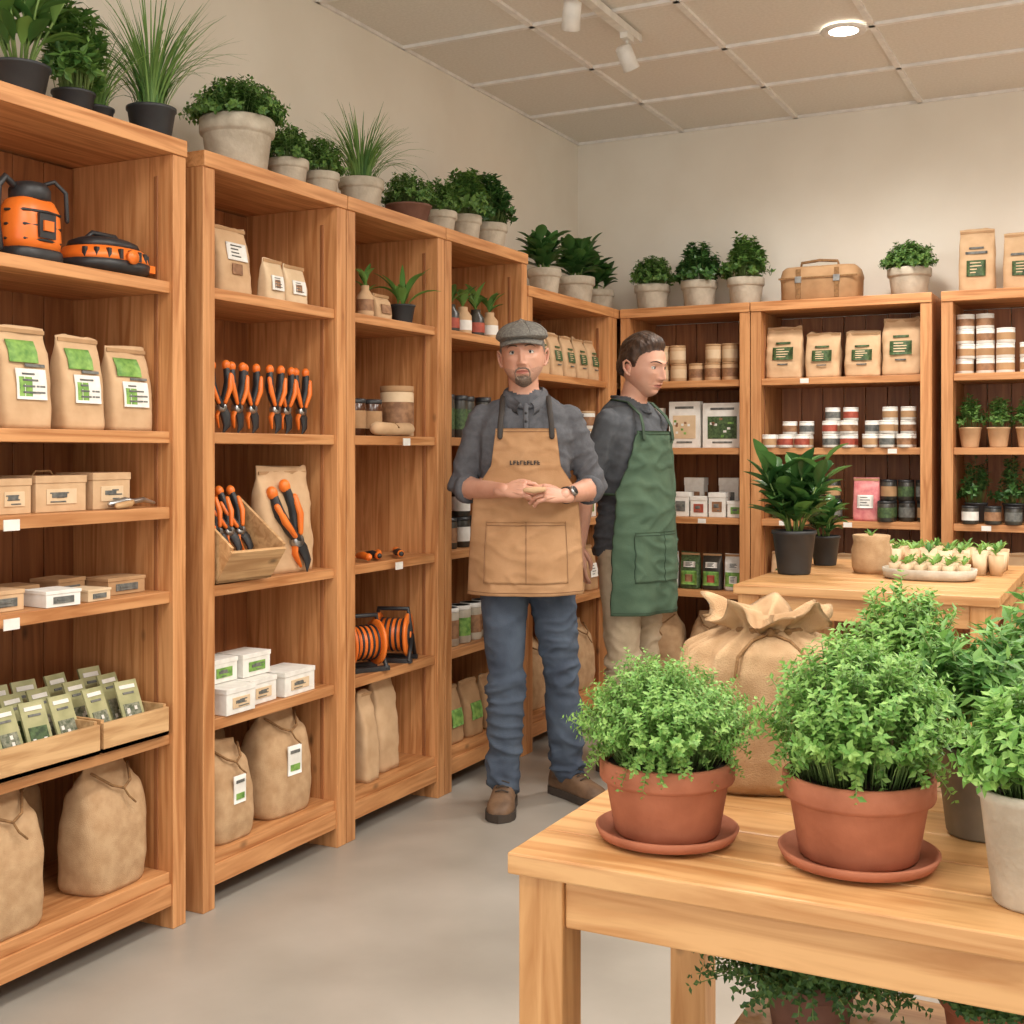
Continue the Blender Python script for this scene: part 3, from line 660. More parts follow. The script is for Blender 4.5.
# foreground plants
TT=.751
b=MB(); z=pot(b,'rim',.096,.105,terra,True); herb(b,z,.138,.142,520,12,.0092,.0056,lf_thyme,.09,.60,.0007,3.0,.13,.36); b.obj("potted_thyme",(-.600,1.664,TT))
b=MB(); z=pot(b,'rim',.100,.11,terra,True); herb(b,z,.140,.180,430,12,.0135,.0078,lf_thyme,.095,.58,.0009,3.0,.12,.34); b.obj("potted_oregano",(-.336,1.682,TT))
b=MB(); z=pot(b,'plain',.062,.13,zinc); herb(b,z,.13,.17,90,9,.034,.013,lf_mint,.06,.75,.0015); b.obj("potted_mint",(-.205,1.885,TT))
b=MB(); z=pot(b,'plain',.064,.14,concrete); herb(b,z,.10,.13,150,9,.020,.011,lf_thyme,.06,.8,.001); b.obj("potted_marjoram",(-.115,1.625,TT))
b=MB(); z=pot(b,'plain',.066,.12,zinc); herb(b,z,.12,.21,170,11,.018,.010,lf_thyme,.06,.6,.0012); b.obj("potted_oregano",(-.345,2.09,TT))
b=MB(); z=pot(b,'plain',.066,.12,zinc); herb(b,z,.15,.22,90,9,.042,.015,lf_mint,.06,.75,.0015); b.obj("potted_basil",(-.10,2.09,TT))
sack("tied_burlap_sack",(-.555,2.03,TT),20,.29,.24,.285,'tied',seed=3)
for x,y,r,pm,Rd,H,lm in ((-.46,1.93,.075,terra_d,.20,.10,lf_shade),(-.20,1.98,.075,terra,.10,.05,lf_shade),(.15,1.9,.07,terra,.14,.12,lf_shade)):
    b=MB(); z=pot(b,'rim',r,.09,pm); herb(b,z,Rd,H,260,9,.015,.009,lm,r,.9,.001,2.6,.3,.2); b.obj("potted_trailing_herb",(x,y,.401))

# workbench goods
WT=.881
b=MB(); z=pot(b,'plain',.075,.15,blackpot); leafy(b,z,.29,16,.055,.13,lf_dark,.45); b.obj("potted_rubber_plant",(-1.06,4.22,WT))
plant("potted_leafy_plant",(-1.04,4.60,WT),'plain',.055,.11,blackpot,'leafy',.1,.16,7,L=.09,W=.035,lm=lf_dark)
b=MB(); b.lathe([(.058,0),(.066,.02),(.068,.08),(.06,.105),(.064,.13),(.058,.132),(.05,.11)],burlap,seg=30); b.lathe([(.055,.1),(.003,.105)],soil,seg=20)
sprout(b,(0,0),.1,5,.06); b.obj("burlap_planter",(-.83,4.38,WT))
b=MB(); b.loft([sup(0,0,z,a,c,2.6,32) for z,a,c in ((0,.13,.09),(.006,.145,.10),(.035,.15,.105),(.035,.142,.097),(.012,.135,.09))],concrete)
for i in range(6):
    for j in range(4):
        if abs(i-2.5)+abs(j-1.5)>3.2: continue
        c=(-.11+i*.044,-.065+j*.043)
        b.lathe([(.014,.012),(.018,.05)],kraft_l,(c[0],c[1],0),seg=12); sprout(b,c,.045,7,.035,.011,lf_thyme)
b.obj("seedling_tray",(-.62,4.26,WT))
b=MB()
for i in range(8):
    for j in range(5):
        c=(-.2+i*.055+R.uniform(-.005,.005),-.11+j*.055); b.lathe([(.02,0),(.026,.065+R.uniform(0,.02)),(.022,.065)],R.choice((kraft,kraft_l)),(c[0],c[1],0),seg=12); sprout(b,c,.064,6,.045,.012,R.choice((lf_mint,lf_thyme)))
b.obj("seedling_cups",(-.62,4.58,WT))

# ------------------------------------------------------------------ lights & fixtures
lamp_e=emis("lamp_emitter",(255,244,226),12)
def downlight(x,y,e=22):
    b=MB(); b.lathe([(.058,-.002),(.085,-.006),(.09,0.0),(.088,.006)],bar_m,seg=32,caps=(False,False)); b.lathe([(.06,.0),(.06,.001)],lamp_e,seg=32)
    b.obj("recessed_downlight",(x,y,CEIL-.004))
    l=bpy.data.lights.new("downlight_lamp",'SPOT'); l.energy=e*4; l.spot_size=math.radians(168); l.spot_blend=1; l.shadow_soft_size=.14; l.color=(1,.95,.88)
    o=bpy.data.objects.new("downlight_lamp",l); o.location=(x,y,CEIL-.06); COL.objects.link(o)
for x,y,e in ((-1.05,4.97,32),(.75,4.97,32),(-1.05,2.57,20),(.75,2.57,20),(-1.05,.2,14),(.75,.2,14)): downlight(x,y,e)
white_m=mat("white_enamel",(240,238,232),None,.4)
b=MB(); b.box((0,-.6,CEIL-.02),(.035,2.2,.03),white_m)
for yy,ax in ((-.15,.35),(.38,-.25)):
    b.lathe([(.006,-.09),(.006,0)],white_m,(0,yy,CEIL-.03),seg=10); b.box((0,yy,CEIL-.045),(.03,.07,.025),white_m)
    M=Matrix.Translation((0,yy,CEIL-.125))@Matrix.Rotation(ax,4,'Y')@Matrix.Rotation(.5,4,'X')
    b.lathe([(.02,.05),(.032,.042),(.034,-.05),(.030,-.052),(.026,-.035)],white_m,seg=22,M=M)
    b.lathe([(.026,-.038),(.026,-.037)],lamp_e,seg=18,M=M)
b.obj("track_light",(-1.8,4.15,0))
for x,y,e in ((-1.0,1.2,30),(.6,1.2,24),(.9,3.4,60)):  # added soft fill lamps below the ceiling, out of view, no fixture
    l=bpy.data.lights.new("fill_area_lamp",'AREA'); l.shape='SQUARE'; l.size=1.1; l.energy=e; l.color=(1,.96,.9)
    o=bpy.data.objects.new("fill_area_lamp",l); o.location=(x,y,CEIL-.03); COL.objects.link(o)
w=bpy.data.worlds.new("World"); sc.world=w; w.use_nodes=True
w.node_tree.nodes["Background"].inputs[0].default_value=(1.0,.97,.93,1); w.node_tree.nodes["Background"].inputs[1].default_value=2.0

# ------------------------------------------------------------------ people
def skinmat(name,c1,c2):
    m=mat(name,c1,c2,.48,scale=14,bump=.08,bscale=220)
    b=m.node_tree.nodes["Principled BSDF"]; b.inputs["Subsurface Weight"].default_value=.1; b.inputs["Subsurface Radius"].default_value=(.012,.004,.002); b.inputs["Subsurface Scale"].default_value=.6
    return m
skin_m=skinmat("skin",(214,164,140),(202,148,124))
ear_m=skinmat("inner_ear",(196,132,110),(188,124,104))
lip_m=mat("lips",(176,112,98),None,.45); eyew=mat("eye_white",(222,218,210),None,.25); iris=mat("iris",(64,62,60),(46,44,44),.2); pupil=mat("pupil",(14,13,12),None,.1)
P_TR=None; WR=0
def body_mesh(parts,voxel=.007,wr={}):
    me=bpy.data.meshes.new("tmp"); me.from_pydata(parts.v,[],parts.f); o=bpy.data.objects.new("tmp",me); COL.objects.link(o)
    m=o.modifiers.new("r",'REMESH'); m.mode='VOXEL'; m.voxel_size=voxel
    s_=o.modifiers.new("s",'SMOOTH'); s_.factor=.5; s_.iterations=6
    dg=bpy.context.evaluated_depsgraph_get(); dg.update(); ev=o.evaluated_get(dg); m2=bpy.data.meshes.new_from_object(ev)
    bv=BVHTree.FromPolygons([Vector(v) for v in parts.v],parts.f)
    nf=[]
    for p in m2.polygons:
        r=bv.find_nearest(p.center); nf.append(parts.m[r[2]] if r[2] is not None else 0)
    # clean garment borders: majority vote between neighbouring faces
    ed={}
    for p in m2.polygons:
        for e in p.edge_keys: ed.setdefault(e,[]).append(p.index)
    nb=[[] for _ in nf]
    for fs in ed.values():
        if len(fs)==2: nb[fs[0]].append(fs[1]); nb[fs[1]].append(fs[0])
    nb2=[list({q for j in n for q in nb[j]}|set(n)) for n in nb]
    for it in range(14):
        new=list(nf)
        for i,n in enumerate(nb2):
            c={}
            for j in n: c[nf[j]]=c.get(nf[j],0)+1
            if len(c)>1:
                k=max(c,key=c.get)
                if c[k]>c.get(nf[i],0): new[i]=k
        nf=new
    vm={}
    for p,k in zip(m2.polygons,nf):
        for i in p.vertices: vm[i]=k
    vs=[]
    for v in m2.vertices:
        c=v.co.copy(); k=vm.get(v.index,0); a=wr.get(parts.mats[k].name,0)
        if a:
            w_=Vector((c.x*6,c.y*6,c.z*15)); w_+=noise.noise_vector(c*5)*1.0
            w_.z+=c.x*9*math.sin(c.z*9)
            rd=(1-abs(noise.noise(w_))*2.4)
            w2=Vector((c.x*13+c.z*6,c.y*13,c.z*22)); rd2=1-abs(noise.noise(w2))*2.6
            kn=1.0
            if parts.mats[k].name==P_TR: kn=.5+1.0*math.exp(-((c.z-.47)/.12)**2)+1.4*math.exp(-((c.z-.15)/.09)**2)
            c+=v.normal*a*kn*(max(0,rd)**1.6*1.2+rd2*.3-.5)
        vs.append(c)
    out=MB(); out.mats=list(parts.mats); out.v=[tuple(c) for c in vs]; out.f=[tuple(p.vertices) for p in m2.polygons]; out.m=nf; out.s=[True]*len(nf)
    bpy.data.objects.remove(o); return out

def hpt(n,off=0.0):
    nx,ny,nz=n; a,bb,c=.075+off,.098+off,.118+off
    x,y,z=a*nx,bb*ny,c*nz; t=max(0,-nz)
    x*=1-.10*t-.22*t**4+.06*math.sin(PI*min(1,t*1.15))
    if nz>0: x*=1+.04*nz
    if ny>0: y*=1-.30*t
    y-=.030*t*t
    if ny<0:
        f=min(1,-ny*1.8)
        G=lambda cx,cz,sx,sz:math.exp(-((x-cx)/sx)**2-((z-cz)/sz)**2)
        am=itp([(-.056,0),(-.049,.009),(-.043,.022),(-.036,.0235),(-.02,.016),(-.002,.009),(.012,.005),(.03,0)],z)
        wd=itp([(-.05,.012),(-.038,.0115),(-.02,.0085),(.005,.008),(.02,.012)],z)
        dy=-am*math.exp(-(abs(x)/wd)**2.2)-.008*(G(.0125,-.043,.0055,.006)+G(-.0125,-.043,.0055,.006))
        dy-=.0065*math.exp(-((z-.021)/.009)**2)*math.exp(-(x/.048)**4)*(1-.4*math.exp(-(x/.008)**2))
        dy+=.0095*(G(.031,.001,.016,.0115)+G(-.031,.001,.016,.0115))
        dy-=.0055*G(0,-.0635,.020,.0045)+.0065*G(0,-.0755,.016,.0045)-.004*G(0,-.0692,.024,.0020)
        dy+=.0045*G(0,-.086,.018,.005)-.008*G(0,-.104,.020,.011)
        dy-=.005*(G(.044,-.020,.015,.013)+G(-.044,-.020,.015,.013))
        for sx in (-1,1):
            u=x*sx; fx=.019+(-.042-z)*.55
            if -.072<z<-.040: dy+=.0022*math.exp(-((u-fx)/.0028)**2)
            dy+=.0014*math.exp(-((u-.031)/.014)**2-((z+.0165)/.0022)**2)
        y+=dy*f
    return x,y,z
def hsurf(x,z,out=0.0):
    nz=z/.118; nx=x/.077; ny=-math.sqrt(max(.01,1-nx*nx-nz*nz)); p=hpt((nx,ny,nz)); return (p[0],p[1]-out,p[2])
def head(b,M,brow,beard=None,hair=None,hfn=None,hoff=.012,stub=None):
    def mf(n):
        x,y,z=hpt(n)
        if n[1]<0:
            if (x/.0225)**2+((z+.0695)/.0072)**2<1: return lip_m
            if beard:
                if abs(x)<.020 and z<-.081: return beard
                if abs(x)<.029-.0*z and z<-.088: return beard
        if stub and z<-.050-.4*max(0,.055-abs(x)) and y<.02: return stub
        return skin_m
    b.sphere(None,1,skin_m,200,160,M,fn=hpt,matfn=mf)
    ey=-.0735
    for sx in (-1,1):
        b.sphere((sx*.031,ey,-.000),.0122,eyew,20,14,M)
        b.sphere((sx*.031,ey-.0072,-.000),.0062,iris,14,10,M)
        b.sphere((sx*.031,ey-.0107,-.000),.0032,pupil,10,8,M)
        b.sphere((sx*.031,ey,.0),.0134,skin_m,20,14,M,cond=lambda n:n[2]>.36)
        b.sphere((sx*.031,ey,-.0),.0131,skin_m,20,14,M,cond=lambda n:n[2]<-.42)
        b.tube([(sx*.031-.0115,ey-.0065,.001),(sx*.031-.006,ey-.0115,.0050),(sx*.031,ey-.0130,.0058),(sx*.031+.006,ey-.0115,.0050),(sx*.031+.0115,ey-.0065,.001)],.0009,pupil,6,M)
        b.tube([hsurf(sx*.015,.0195,.0005),hsurf(sx*.024,.0235,.0005),hsurf(sx*.034,.0250,.0005),hsurf(sx*.043,.0235,.0003),hsurf(sx*.050,.0185,.0)],[.0020,.0028,.0027,.0020,.0010],brow,8,M)
        b.sphere((sx*.0745,.014,-.012),(.007,.016,.028),skin_m,16,12,M)
        b.tube([(sx*.076,-.002,-.002),(sx*.083,.002,.012),(sx*.088,.014,.019),(sx*.090,.027,.009),(sx*.087,.025,-.014),(sx*.079,.012,-.034),(sx*.075,.004,-.038)],[.003,.0042,.0045,.005,.0045,.006,.005],skin_m,10,M)
        b.sphere((sx*.0815,.013,-.010),(.003,.008,.012),ear_m,10,8,M)
        if beard:
            b.tube([hsurf(sx*.002,-.0565,.0015),hsurf(sx*.012,-.0570,.0015),hsurf(sx*.022,-.0615,.0008),hsurf(sx*.0275,-.071,.0),hsurf(sx*.027,-.084,-.001),hsurf(sx*.018,-.094,-.001)],[.0035,.0042,.0036,.0032,.0035,.004],beard,8,M,flat=.8)
    if beard: b.tube([hsurf(-.006,-.084,0),hsurf(0,-.0835,.0005),hsurf(.006,-.084,0)],[.0035,.004,.0035],beard,8,M)
    if hair:
        def hf(n):
            x,y,z=hpt(n); k=z-itp(hfn,y); o=hoff*sm(0,.03,k)*(1+.35*sm(.03,.1,z))
            st=noise.noise(Vector((x*45,y*18+z*10,z*22)))
            q=st*.006+noise.noise(Vector((x*140,y*40,z*60)))*.0035
            return hpt(n,o+q*sm(0,.02,k)+.0008)
        def hc(n):
            x,y,z=hpt(n); return z-itp(hfn,y)+.005*noise.noise(Vector((x*90,y*160,z*40)))>0
        b.sphere(None,1,hair,200,150,M,cond=hc,fn=hf)
nail_m=mat("fingernail",(226,184,164),None,.3)
def hand(b,o,d,n,thumb,curl=.5,sc_=1.0,m=None):
    m=m or skin_m
    d=Vector(d).normalized(); n=Vector(n); n=(n-d*n.dot(d)).normalized(); w=d.cross(n)
    if w.dot(Vector(thumb))<0: w=-w
    M=Matrix(((w.x,d.x,n.x,o[0]),(w.y,d.y,n.y,o[1]),(w.z,d.z,n.z,o[2]),(0,0,0,1)))@Matrix.Scale(sc_,4)
    rg=[]
    for y,a,t in ((-.045,.012,.010),(-.035,.022,.017),(-.015,.0265,.0195),(.005,.028,.0185),(.028,.035,.0175),(.055,.040,.015),(.078,.040,.0125),(.088,.036,.009)):
        rg.append([(px,y,pz) for px,pz,_ in sup(0,0,0,a,t,2.4,22)])
    b.loft(rg,m,M)
    for i,(x,L) in enumerate(((.030,.92),(.010,1.0),(-.010,.95),(-.029,.76))):
        b.tube([(x*.5,.02,.011),(x*.9,.06,.0105),(x,.078,.006)],[.003,.005,.0086],m,8,M)
        p=Vector((x,.078,0)); a=.12+curl*.55+i*.07; pts=[Vector((x,.06,0)),p]; an=0; rr=[.009,.0094]
        for q,sl in enumerate((.040,.026,.021)):
            an+=a; dv=Vector((x*.12,math.cos(an),-math.sin(an)))
            pts.append(p+dv*sl*L*.5); rr.append((.0082,.0074,.0068)[q])
            p=p+dv*sl*L; pts.append(p); rr.append((.0086,.0077,.0060)[q]); a=curl*(1.15 if q==0 else .9)
        b.tube(pts,rr,m,12,M)
        up=Vector((0,math.sin(an),math.cos(an))); c=p-dv*sl*L*.25+up*.0055
        b.sphere(c,(.0045,.005,.002),nail_m,8,6,M)
    b.tube([(.014,.006,-.004),(.034,.024,-.009),(.047,.046,-.014),(.050,.062,-.018),(.046,.086,-.022)],[.014,.0135,.0108,.0100,.0078],m,12,M)
def boot(b,an,toe,m,sole,L=.285):
    t=Vector((toe[0],toe[1],0)).normalized(); sd=Vector((-t.y,t.x,0))
    M=Matrix(((sd.x,t.x,0,an[0]),(sd.y,t.y,0,an[1]),(0,0,1,0),(0,0,0,1)))
    prof=[(-.085,.028,.07),(-.075,.036,.10),(-.04,.040,.125),(.0,.040,.125),(.04,.042,.108),(.08,.046,.086),(.12,.050,.074),(.155,.048,.066),(.185,.036,.054),(.198,.020,.042)]
    rg=[]
    for y,a,h in prof:
        r=[]
        for j in range(20):
            th=2*PI*j/20; c,s_=math.cos(th),math.sin(th)
            r.append((a*math.copysign(abs(c)**.7,c),y,.018+max(0,(s_+.55)/1.55)*(h-.018)))
        rg.append(r)
    b.loft(rg,m,M)
    ol=[(a*1.1,y) for y,a,h in prof]; ol=[(0,-.095)]+ol+[(0,.208)]
    o2=ol+[(-x,y) for x,y in ol[-2:0:-1]]
    b.loft([[(x,y,z) for x,y in o2] for z in (.001,.03)],sole,M,smooth=False)
    b.lathe([(.05,.07),(.052,.11),(.055,.16)],m,(0,-.02,0),20,M)
    for i in range(4): b.tube([(-.022,.035+i*.02,.116-i*.011),(0,.037+i*.02,.123-i*.011),(.022,.035+i*.02,.116-i*.011)],.0028,sole,6,M)
def person(name,loc,rot,P):
    global P_TR
    t=MB(); sh,tr=P['shirt'],P['trouser']; P_TR=tr.name
    for m in (sh,tr,skin_m): t.mi(m)
    cx=P['cx']; rings=[]
    for z,a,d,dy,dx in ((.88,.172,.124,.01,.0),(.94,.170,.124,.01,0),(1.05,.157,.118,.0,0),(1.15,.156,.117,.0,0),(1.26,.168,.12,.0,0),(1.35,.180,.12,.005,0),(1.415,.180,.108,.01,0),(1.45,.162,.094,.015,0),(1.482,.122,.082,.018,0),(1.505,.085,.070,.018,0),(1.525,.062,.060,.015,0)):
        rings.append(sup(cx+dx,dy,z,a,d,2.4,40))
    t.loft(rings,sh)
    t.loft([sup(cx,.01,z,a,d,2.4,32) for z,a,d in ((.80,.13,.10),(.86,.155,.110),(.93,.15,.108),(.96,.14,.10))],tr)
    hp=Vector(P['head'])
    t.tube([(cx,.02,1.43),(cx+(hp.x-cx)*.5,.014+(hp.y)*.3,1.51),(hp.x,hp.y+.022,hp.z-.06)],[.058,.056,.056],skin_m,22)
    for k in (0,1):
        s_,e,w_=[Vector(P[q][k]) for q in ('sh','el','wr')]
        if P['long']:
            t.tube([s_,s_.lerp(e,.35),s_.lerp(e,.7),e,e.lerp(w_,.14)],[.053,.054,.051,.051,.050],sh,20)
            t.tube([e.lerp(w_,.05),e.lerp(w_,.3),e.lerp(w_,.7),w_],[.040,.041,.032,.0255],skin_m,18)
        else:
            t.tube([s_,s_.lerp(e,.35),s_.lerp(e,.75)],[.053,.055,.055],sh,20)
            t.tube([s_.lerp(e,.5),e,e.lerp(w_,.3),e.lerp(w_,.7),w_],[.042,.039,.041,.032,.0255],skin_m,18)
        h,kn,a=[Vector(P[q][k]) for q in ('hip','kn','an')]
        t.tube([h,h.lerp(kn,.4),kn,kn.lerp(a,.35),kn.lerp(a,.8),a],[.092,.086,.068,.068,.060,.063],tr,20)
    b=body_mesh(t,.0062,{sh.name:.0075,tr.name:.0085,skin_m.name:0})
    for sg in (-1,1):
        pts=[(0,.086,1.53),(.043,.072,1.54),(.062,.03,1.537),(.061,-.018,1.522),(.045,-.056,1.497),(.018,-.080,1.475)]
        if P.get('polo'):
            P0=[[(cx+sg*x*1.03,y,z+.004) for x,y,z in pts],[(cx+sg*(x*1.30+.004),y-.014+.026*(y>.05),z-.036) for x,y,z in pts]]
            P1=[[tuple(Vector(P0[0][i]).lerp(Vector(P0[1][i]),v)+Vector((sg*.007*math.sin(PI*v),-.006*math.sin(PI*v),.005*math.sin(PI*v)))) for i in range(6)] for v in (0,.2,.4,.6,.8,1)]
            b.shell(P1,(0,-.001,-.006),P['collar'])
        b.tube([(cx+sg*x*.98,y,z-.012) for x,y,z in pts]+[(cx,-.088,1.462)],.0075,P['collar'],10)
    if P.get('polo'):
        b.tube([(cx,-.094,1.468),(cx,-.112,1.43),(cx,-.126,1.385)],.009,P['collar'],8,flat=.35)
        for zz,yy in ((1.44,-.112),(1.41,-.122)): b.lathe([(.005,0),(.005,.002)],black,M=Matrix.Translation((cx,yy,zz))@Matrix.Rotation(PI/2,4,'X'),seg=10)
    for k in (0,1):
        s_,e,w_=[Vector(P[q][k]) for q in ('sh','el','wr')]
        a0,a1=(e.lerp(w_,.10),e.lerp(w_,.24)) if P['long'] else (s_.lerp(e,.73),s_.lerp(e,.86))
        b.tube([a0,a0.lerp(a1,.12),a0.lerp(a1,.5),a0.lerp(a1,.88),a1],[.046,.0545,.0555,.0545,.043],sh,24,round_=False)
    for k in (0,1):
        hand(b,P['wr'][k],*P['hand'][k])
        boot(b,P['an'][k],P['toe'][k],P['boot'],P['sole'])
    A=P['apron']; zt,zb=P['az']; rows=70; cols=59
    HW=P['ahw']
    def ap(z,u,ex=0):
        hw=itp(HW,z); W=itp([(.6,.235),(1.1,.222),(1.4,.2)],z); D=itp([(.6,.165),(.9,.157),(1.15,.146),(1.4,.136)],z)+ex
        x=u*hw; y=-D*math.sqrt(max(0.02,1-(x/W)**2))
        fo=max(0,(1.05-z))*.024
        y+=fo*math.sin(u*7+z*2.0+1)+.004*noise.noise(Vector((x*12,z*8,2)))
        q=Vector((x*8,z*15,4)); q+=noise.noise_vector(q*.4)*1.2
        y-=.007*max(0,1-abs(noise.noise(q))*3.2)**1.5
        y-=.004*math.sin(x*60+z*25)*math.exp(-((z-1.12)/.06)**2)
        return (cx+x,y,z)
    b.shell([[ap(zt+(zb-zt)*i/rows,-1+2*j/cols) for j in range(cols+1)] for i in range(rows+1)],(0,.006,0),A)
    pz0,pz1=P['pocket']
    b.shell([[ap(pz1+(pz0-pz1)*i/24,-.72+1.44*j/40,.005) for j in range(41)] for i in range(25)],(0,.004,0),A)
    b.tube([ap(pz1-.012,-.72+1.44*j/40,.0065) for j in range(41)],.0014,P['seam'],5)
    b.tube([ap(pz1+(pz0-pz1)*i/24,.0,.0065) for i in range(25)],.0014,P['seam'],5)
    for u in (-.72,.72): b.tube([ap(pz1+(pz0-pz1)*i/24,u,.0055) for i in range(25)],.0014,P['seam'],5)
    b.tube([ap(zt-.012,-.97+1.94*j/12,.002) for j in range(13)],.0014,P['seam'],5)
    b.tube([ap(zb+.012,-.99+1.98*j/40,.0015) for j in range(41)],.0014,P['seam'],5)
    hwt=itp(HW,zt)
    for sg in (-1,1):
        b.tube([(cx+sg*(hwt-.015),-.132,zt-.03),(cx+sg*(hwt-.017),-.126,zt+.02),(cx+sg*.086,-.105,1.448),(cx+sg*.083,-.04,1.502),(cx+sg*.078,.04,1.515),(cx,.112,1.475)],.010,P['strap'],8,flat=.4)
        b.tube([(cx+sg*.185,-.06,1.13),(cx+sg*.174,.03,1.13),(cx+sg*.10,.120,1.13),(cx,.134,1.13)],.012,P['strap'],8,flat=.5)
    if P.get('logo'):
        for i in range(9):
            u=(-.50+i*.11); p=ap(1.262,u*.9,.004); b.box((p[0],p[1]-.001,p[2]),(.004,.003,.015),P['strap']); 
            b.box((p[0]+.004,p[1]-.001,p[2]+(.006 if i%2 else -.006)),(.007,.003,.003),P['strap'])
            if i%3: b.box((p[0]+.004,p[1]-.001,p[2]),(.007,.003,.003),P['strap'])
    HM=Matrix.Translation(P['head'])@Matrix.Rotation(math.radians(P['hyaw']),4,'Z')@Matrix.Rotation(math.radians(P.get('htilt',0)),4,'X')@Matrix.Rotation(math.radians(P.get('roll',0)),4,'Y')@Matrix.Scale(1.03,4)
    head(b,HM,P['brow'],P.get('beard'),P.get('hair'),P.get('hfn'),P.get('hoff',.01),P.get('stub'))
    if P.get('cap'):
        C=P['cap']
        CM=HM@Matrix.Translation((0,-.002,.056))@Matrix.Rotation(.10,4,'X')
        def cf(n):
            x,y,z=n
            X=.093*x; Y=.118*y; Z=.058*z if z>0 else .026*z
            if y<0: Z-=.012*(-y)*max(0,z); Y-=.012*(-y)*max(0,1-abs(z)*1.4)
            if z<0: X*=1+.04*z; Y*=1+.10*z
            q=1+.025*noise.noise(Vector((x*3,y*3,z*3)))+.01*noise.noise(Vector((x*9,y*5,z*9)))
            return (X*q,Y*q,Z+.008)
        b.sphere(None,1,C,90,60,CM,fn=cf,cond=lambda n:n[2]>-.95)
        for k in range(8):
            a0=k*PI/4+PI/8
            b.tube([cf((math.sin(ph)*math.cos(a0),math.sin(ph)*math.sin(a0),math.cos(ph))) for ph in [.08+i*.14 for i in range(11)]],.0012,P['cseam'],5,CM)
        Pg=[]
        for i in range(7):
            v=i/6; row=[]
            for j in range(25):
                a=math.radians(-66+132*j/24)
                row.append(((.085-.004*v)*math.sin(a),-(.102*math.cos(a))-.042*v*max(0,math.cos(a))**.6,-.006-.011*v-.016*math.sin(a)**2))
            Pg.append(row)
        b.shell(Pg,(0,0,.007),C,CM)
        b.sphere((0,-.01,.067),.006,C,10,8,CM)
    if P.get('watch'):
        w_=Vector(P['wr'][1]); e=Vector(P['el'][1]); ax=(w_-e).normalized(); c=w_-ax*.03
        q=ax.to_track_quat('Z','Y').to_matrix().to_4x4(); M=Matrix.Translation(c)@q
        b.lathe([(.028,-.010),(.031,-.008),(.031,.008),(.028,.010)],black,seg=24,M=M)
        fd=Vector((0,-1,.2)); fd=(fd-ax*fd.dot(ax)).normalized(); M2=Matrix.Translation(c+fd*.029)@fd.to_track_quat('Z','Y').to_matrix().to_4x4()
        b.lathe([(.018,0),(.019,.004),(.017,.010)],metal,seg=22,M=M2); b.lathe([(.015,.0105),(.015,.011)],black,seg=20,M=M2)
    if P.get('held'):
        b.tube([(-.050,-.262,1.168),(-.018,-.272,1.168),(.015,-.266,1.170)],[.008,.012,.009],kraft,10)
    return b.obj(name,loc,rot)

shirt1=mat("grey_polo",(94,95,100),(84,85,90),.9,scale=60,bump=.15,bscale=300)
jeans=mat("blue_jeans",(80,92,108),(60,70,86),.9,scale=9,bump=.2,bscale=300)
apron1=mat("tan_canvas_apron",(188,146,106),(174,132,92),.85,scale=12,bump=.15,bscale=250)
bootm=mat("brown_leather_boot",(122,94,70),(96,72,52),.6,scale=20,bump=.2); solem=mat("boot_sole",(66,56,48),None,.8)
seam1=mat("apron_stitching",(146,108,76),None,.8); strapm=mat("dark_strap",(58,52,48),None,.7)
greyh=mat("grey_hair",(130,122,112),(98,90,82),.8,scale=120); browm=mat("dark_brow",(104,84,70),None,.8)
beardm=mat("grey_beard",(140,122,108),(96,82,72),.85,scale=220); stubm=mat("stubble_skin",(200,156,134),(186,144,124),.7,scale=220)
capm=mat("tweed_cap",(134,131,124),(104,101,96),.95,scale=110,bump=.3,bscale=260); cseam=mat("cap_seam",(96,93,88),None,.9)
person("man_in_flat_cap",(-1.975,4.085,0),27,dict(
    shirt=shirt1,trouser=jeans,collar=shirt1,cx=-.045,head=(-.055,-.03,1.655),hyaw=-4,htilt=-2,roll=-3,long=True,polo=True,cseam=cseam,
    sh=[(-.205,.0,1.420),(.115,.0,1.420)],el=[(-.285,.03,1.165),(.208,.03,1.165)],wr=[(-.120,-.195,1.165),(.085,-.205,1.145)],
    hip=[(-.125,.0,.89),(.04,.02,.89)],kn=[(-.118,-.03,.49),(.088,.06,.49)],an=[(-.122,-.03,.10),(.118,.12,.10)],
    toe=[(-.1,-1),(.62,-.78)],boot=bootm,sole=solem,
    hand=[((.9,-.40,.08),(-.25,-.75,.6),(0,0,1),.55,.92),((-.88,-.42,.16),(.25,-.7,.6),(0,0,1),.6,.92)],
    apron=apron1,az=(1.385,.785),ahw=[(.78,.212),(.95,.205),(1.14,.190),(1.19,.165),(1.25,.125),(1.385,.108)],pocket=(.83,1.05),seam=seam1,strap=strapm,
    brow=browm,beard=beardm,stub=stubm,hair=greyh,hfn=[(-.06,.09),(-.03,.03),(0,-.0),(.03,-.02),(.06,-.05),(.1,-.05)],hoff=.005,cap=capm,watch=True,held=True,logo=True))
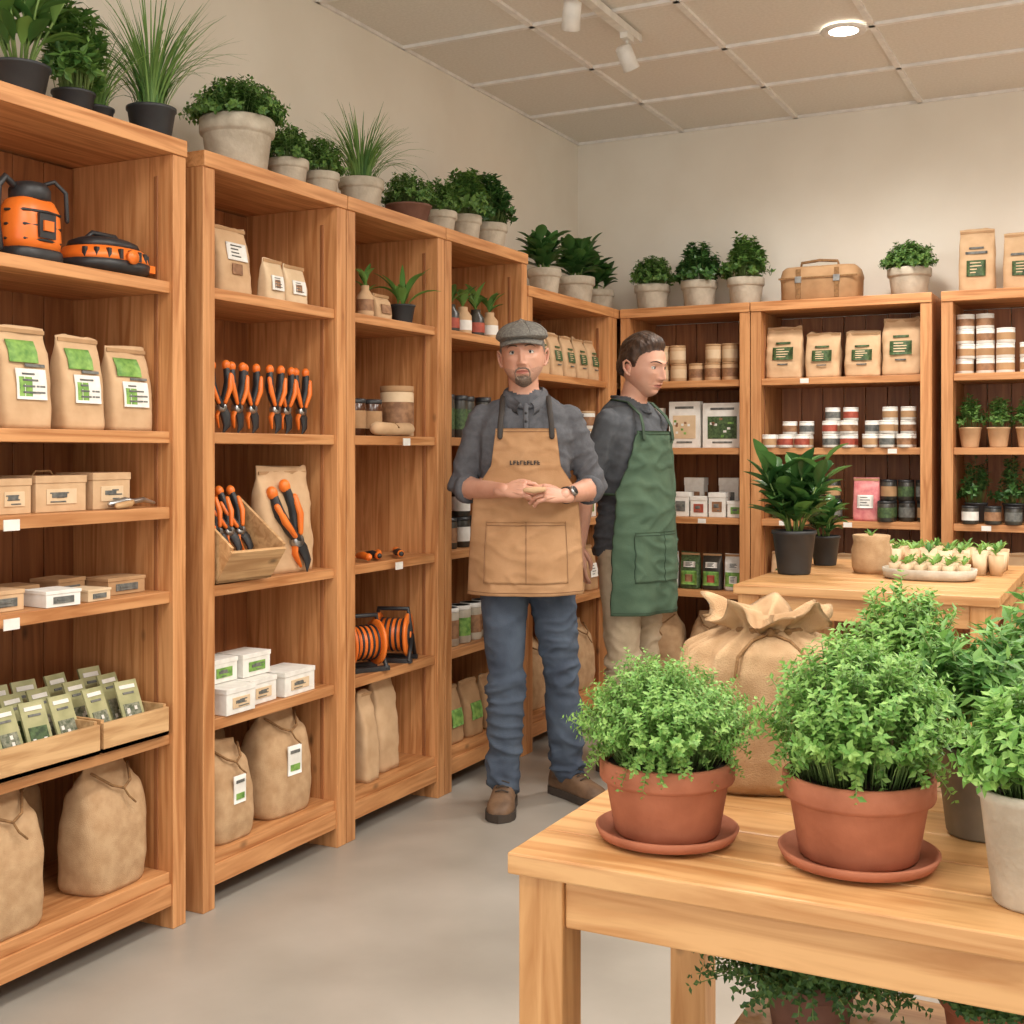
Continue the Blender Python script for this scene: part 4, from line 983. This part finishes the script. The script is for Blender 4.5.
shirt2=mat("charcoal_tshirt",(84,87,92),(74,77,82),.9,scale=40,bump=.1,bscale=300)
chino=mat("beige_chinos",(200,180,152),(184,164,136),.9,scale=20,bump=.15,bscale=250)
apron2=mat("green_apron",(82,106,84),(70,94,74),.85,scale=12,bump=.15,bscale=250)
seam2=mat("green_stitching",(60,80,62),None,.8)
hair2=mat("dark_brown_hair",(78,55,40),(44,30,22),.55,scale=60,bump=.6,bscale=90,stretch=(1,1,.3)); brow2=mat("brown_brow",(70,50,38),None,.8)
person("man_in_green_apron",(-1.86,4.74,0),27+48,dict(
    shirt=shirt2,trouser=chino,collar=shirt2,cx=.0,head=(.0,-.055,1.650),hyaw=-3,htilt=8,long=False,
    sh=[(-.160,.0,1.420),(.160,.0,1.420)],el=[(-.222,.07,1.16),(.205,.06,1.16)],wr=[(-.225,.10,.91),(.20,.06,.92)],
    hip=[(-.085,.0,.89),(.085,.0,.89)],kn=[(-.10,-.03,.49),(.10,.02,.49)],an=[(-.11,.0,.10),(.11,.06,.10)],
    toe=[(-.1,-1),(.2,-1)],boot=bootm,sole=solem,
    hand=[((0,0,-1),(-1,0,0),(0,-1,0),.3,.95),((0,-.05,-1),(1,0,0),(0,-1,0),.3,.95)],
    apron=apron2,az=(1.385,.65),ahw=[(.65,.215),(.95,.208),(1.14,.195),(1.22,.165),(1.385,.115)],pocket=(.78,.98),seam=seam2,strap=seam2,
    brow=brow2,hair=hair2,hfn=[(-.095,.074),(-.07,.064),(-.045,.050),(-.03,.035),(-.018,-.008),(.0,.0),(.03,-.01),(.05,-.05),(.1,-.065)],hoff=.015))

# ------------------------------------------------------------------ camera
cam=bpy.data.cameras.new("camera"); cam.sensor_width=36; cam.lens=43.3; cam.shift_y=-.0586; cam.clip_start=.05
co=bpy.data.objects.new("camera",cam); co.location=(0,0,1.3); co.rotation_euler=(PI/2,0,math.radians(27)); COL.objects.link(co); sc.camera=co
try:
    sc.view_settings.view_transform='Standard'; sc.view_settings.look='None'
except Exception as e: print(e)
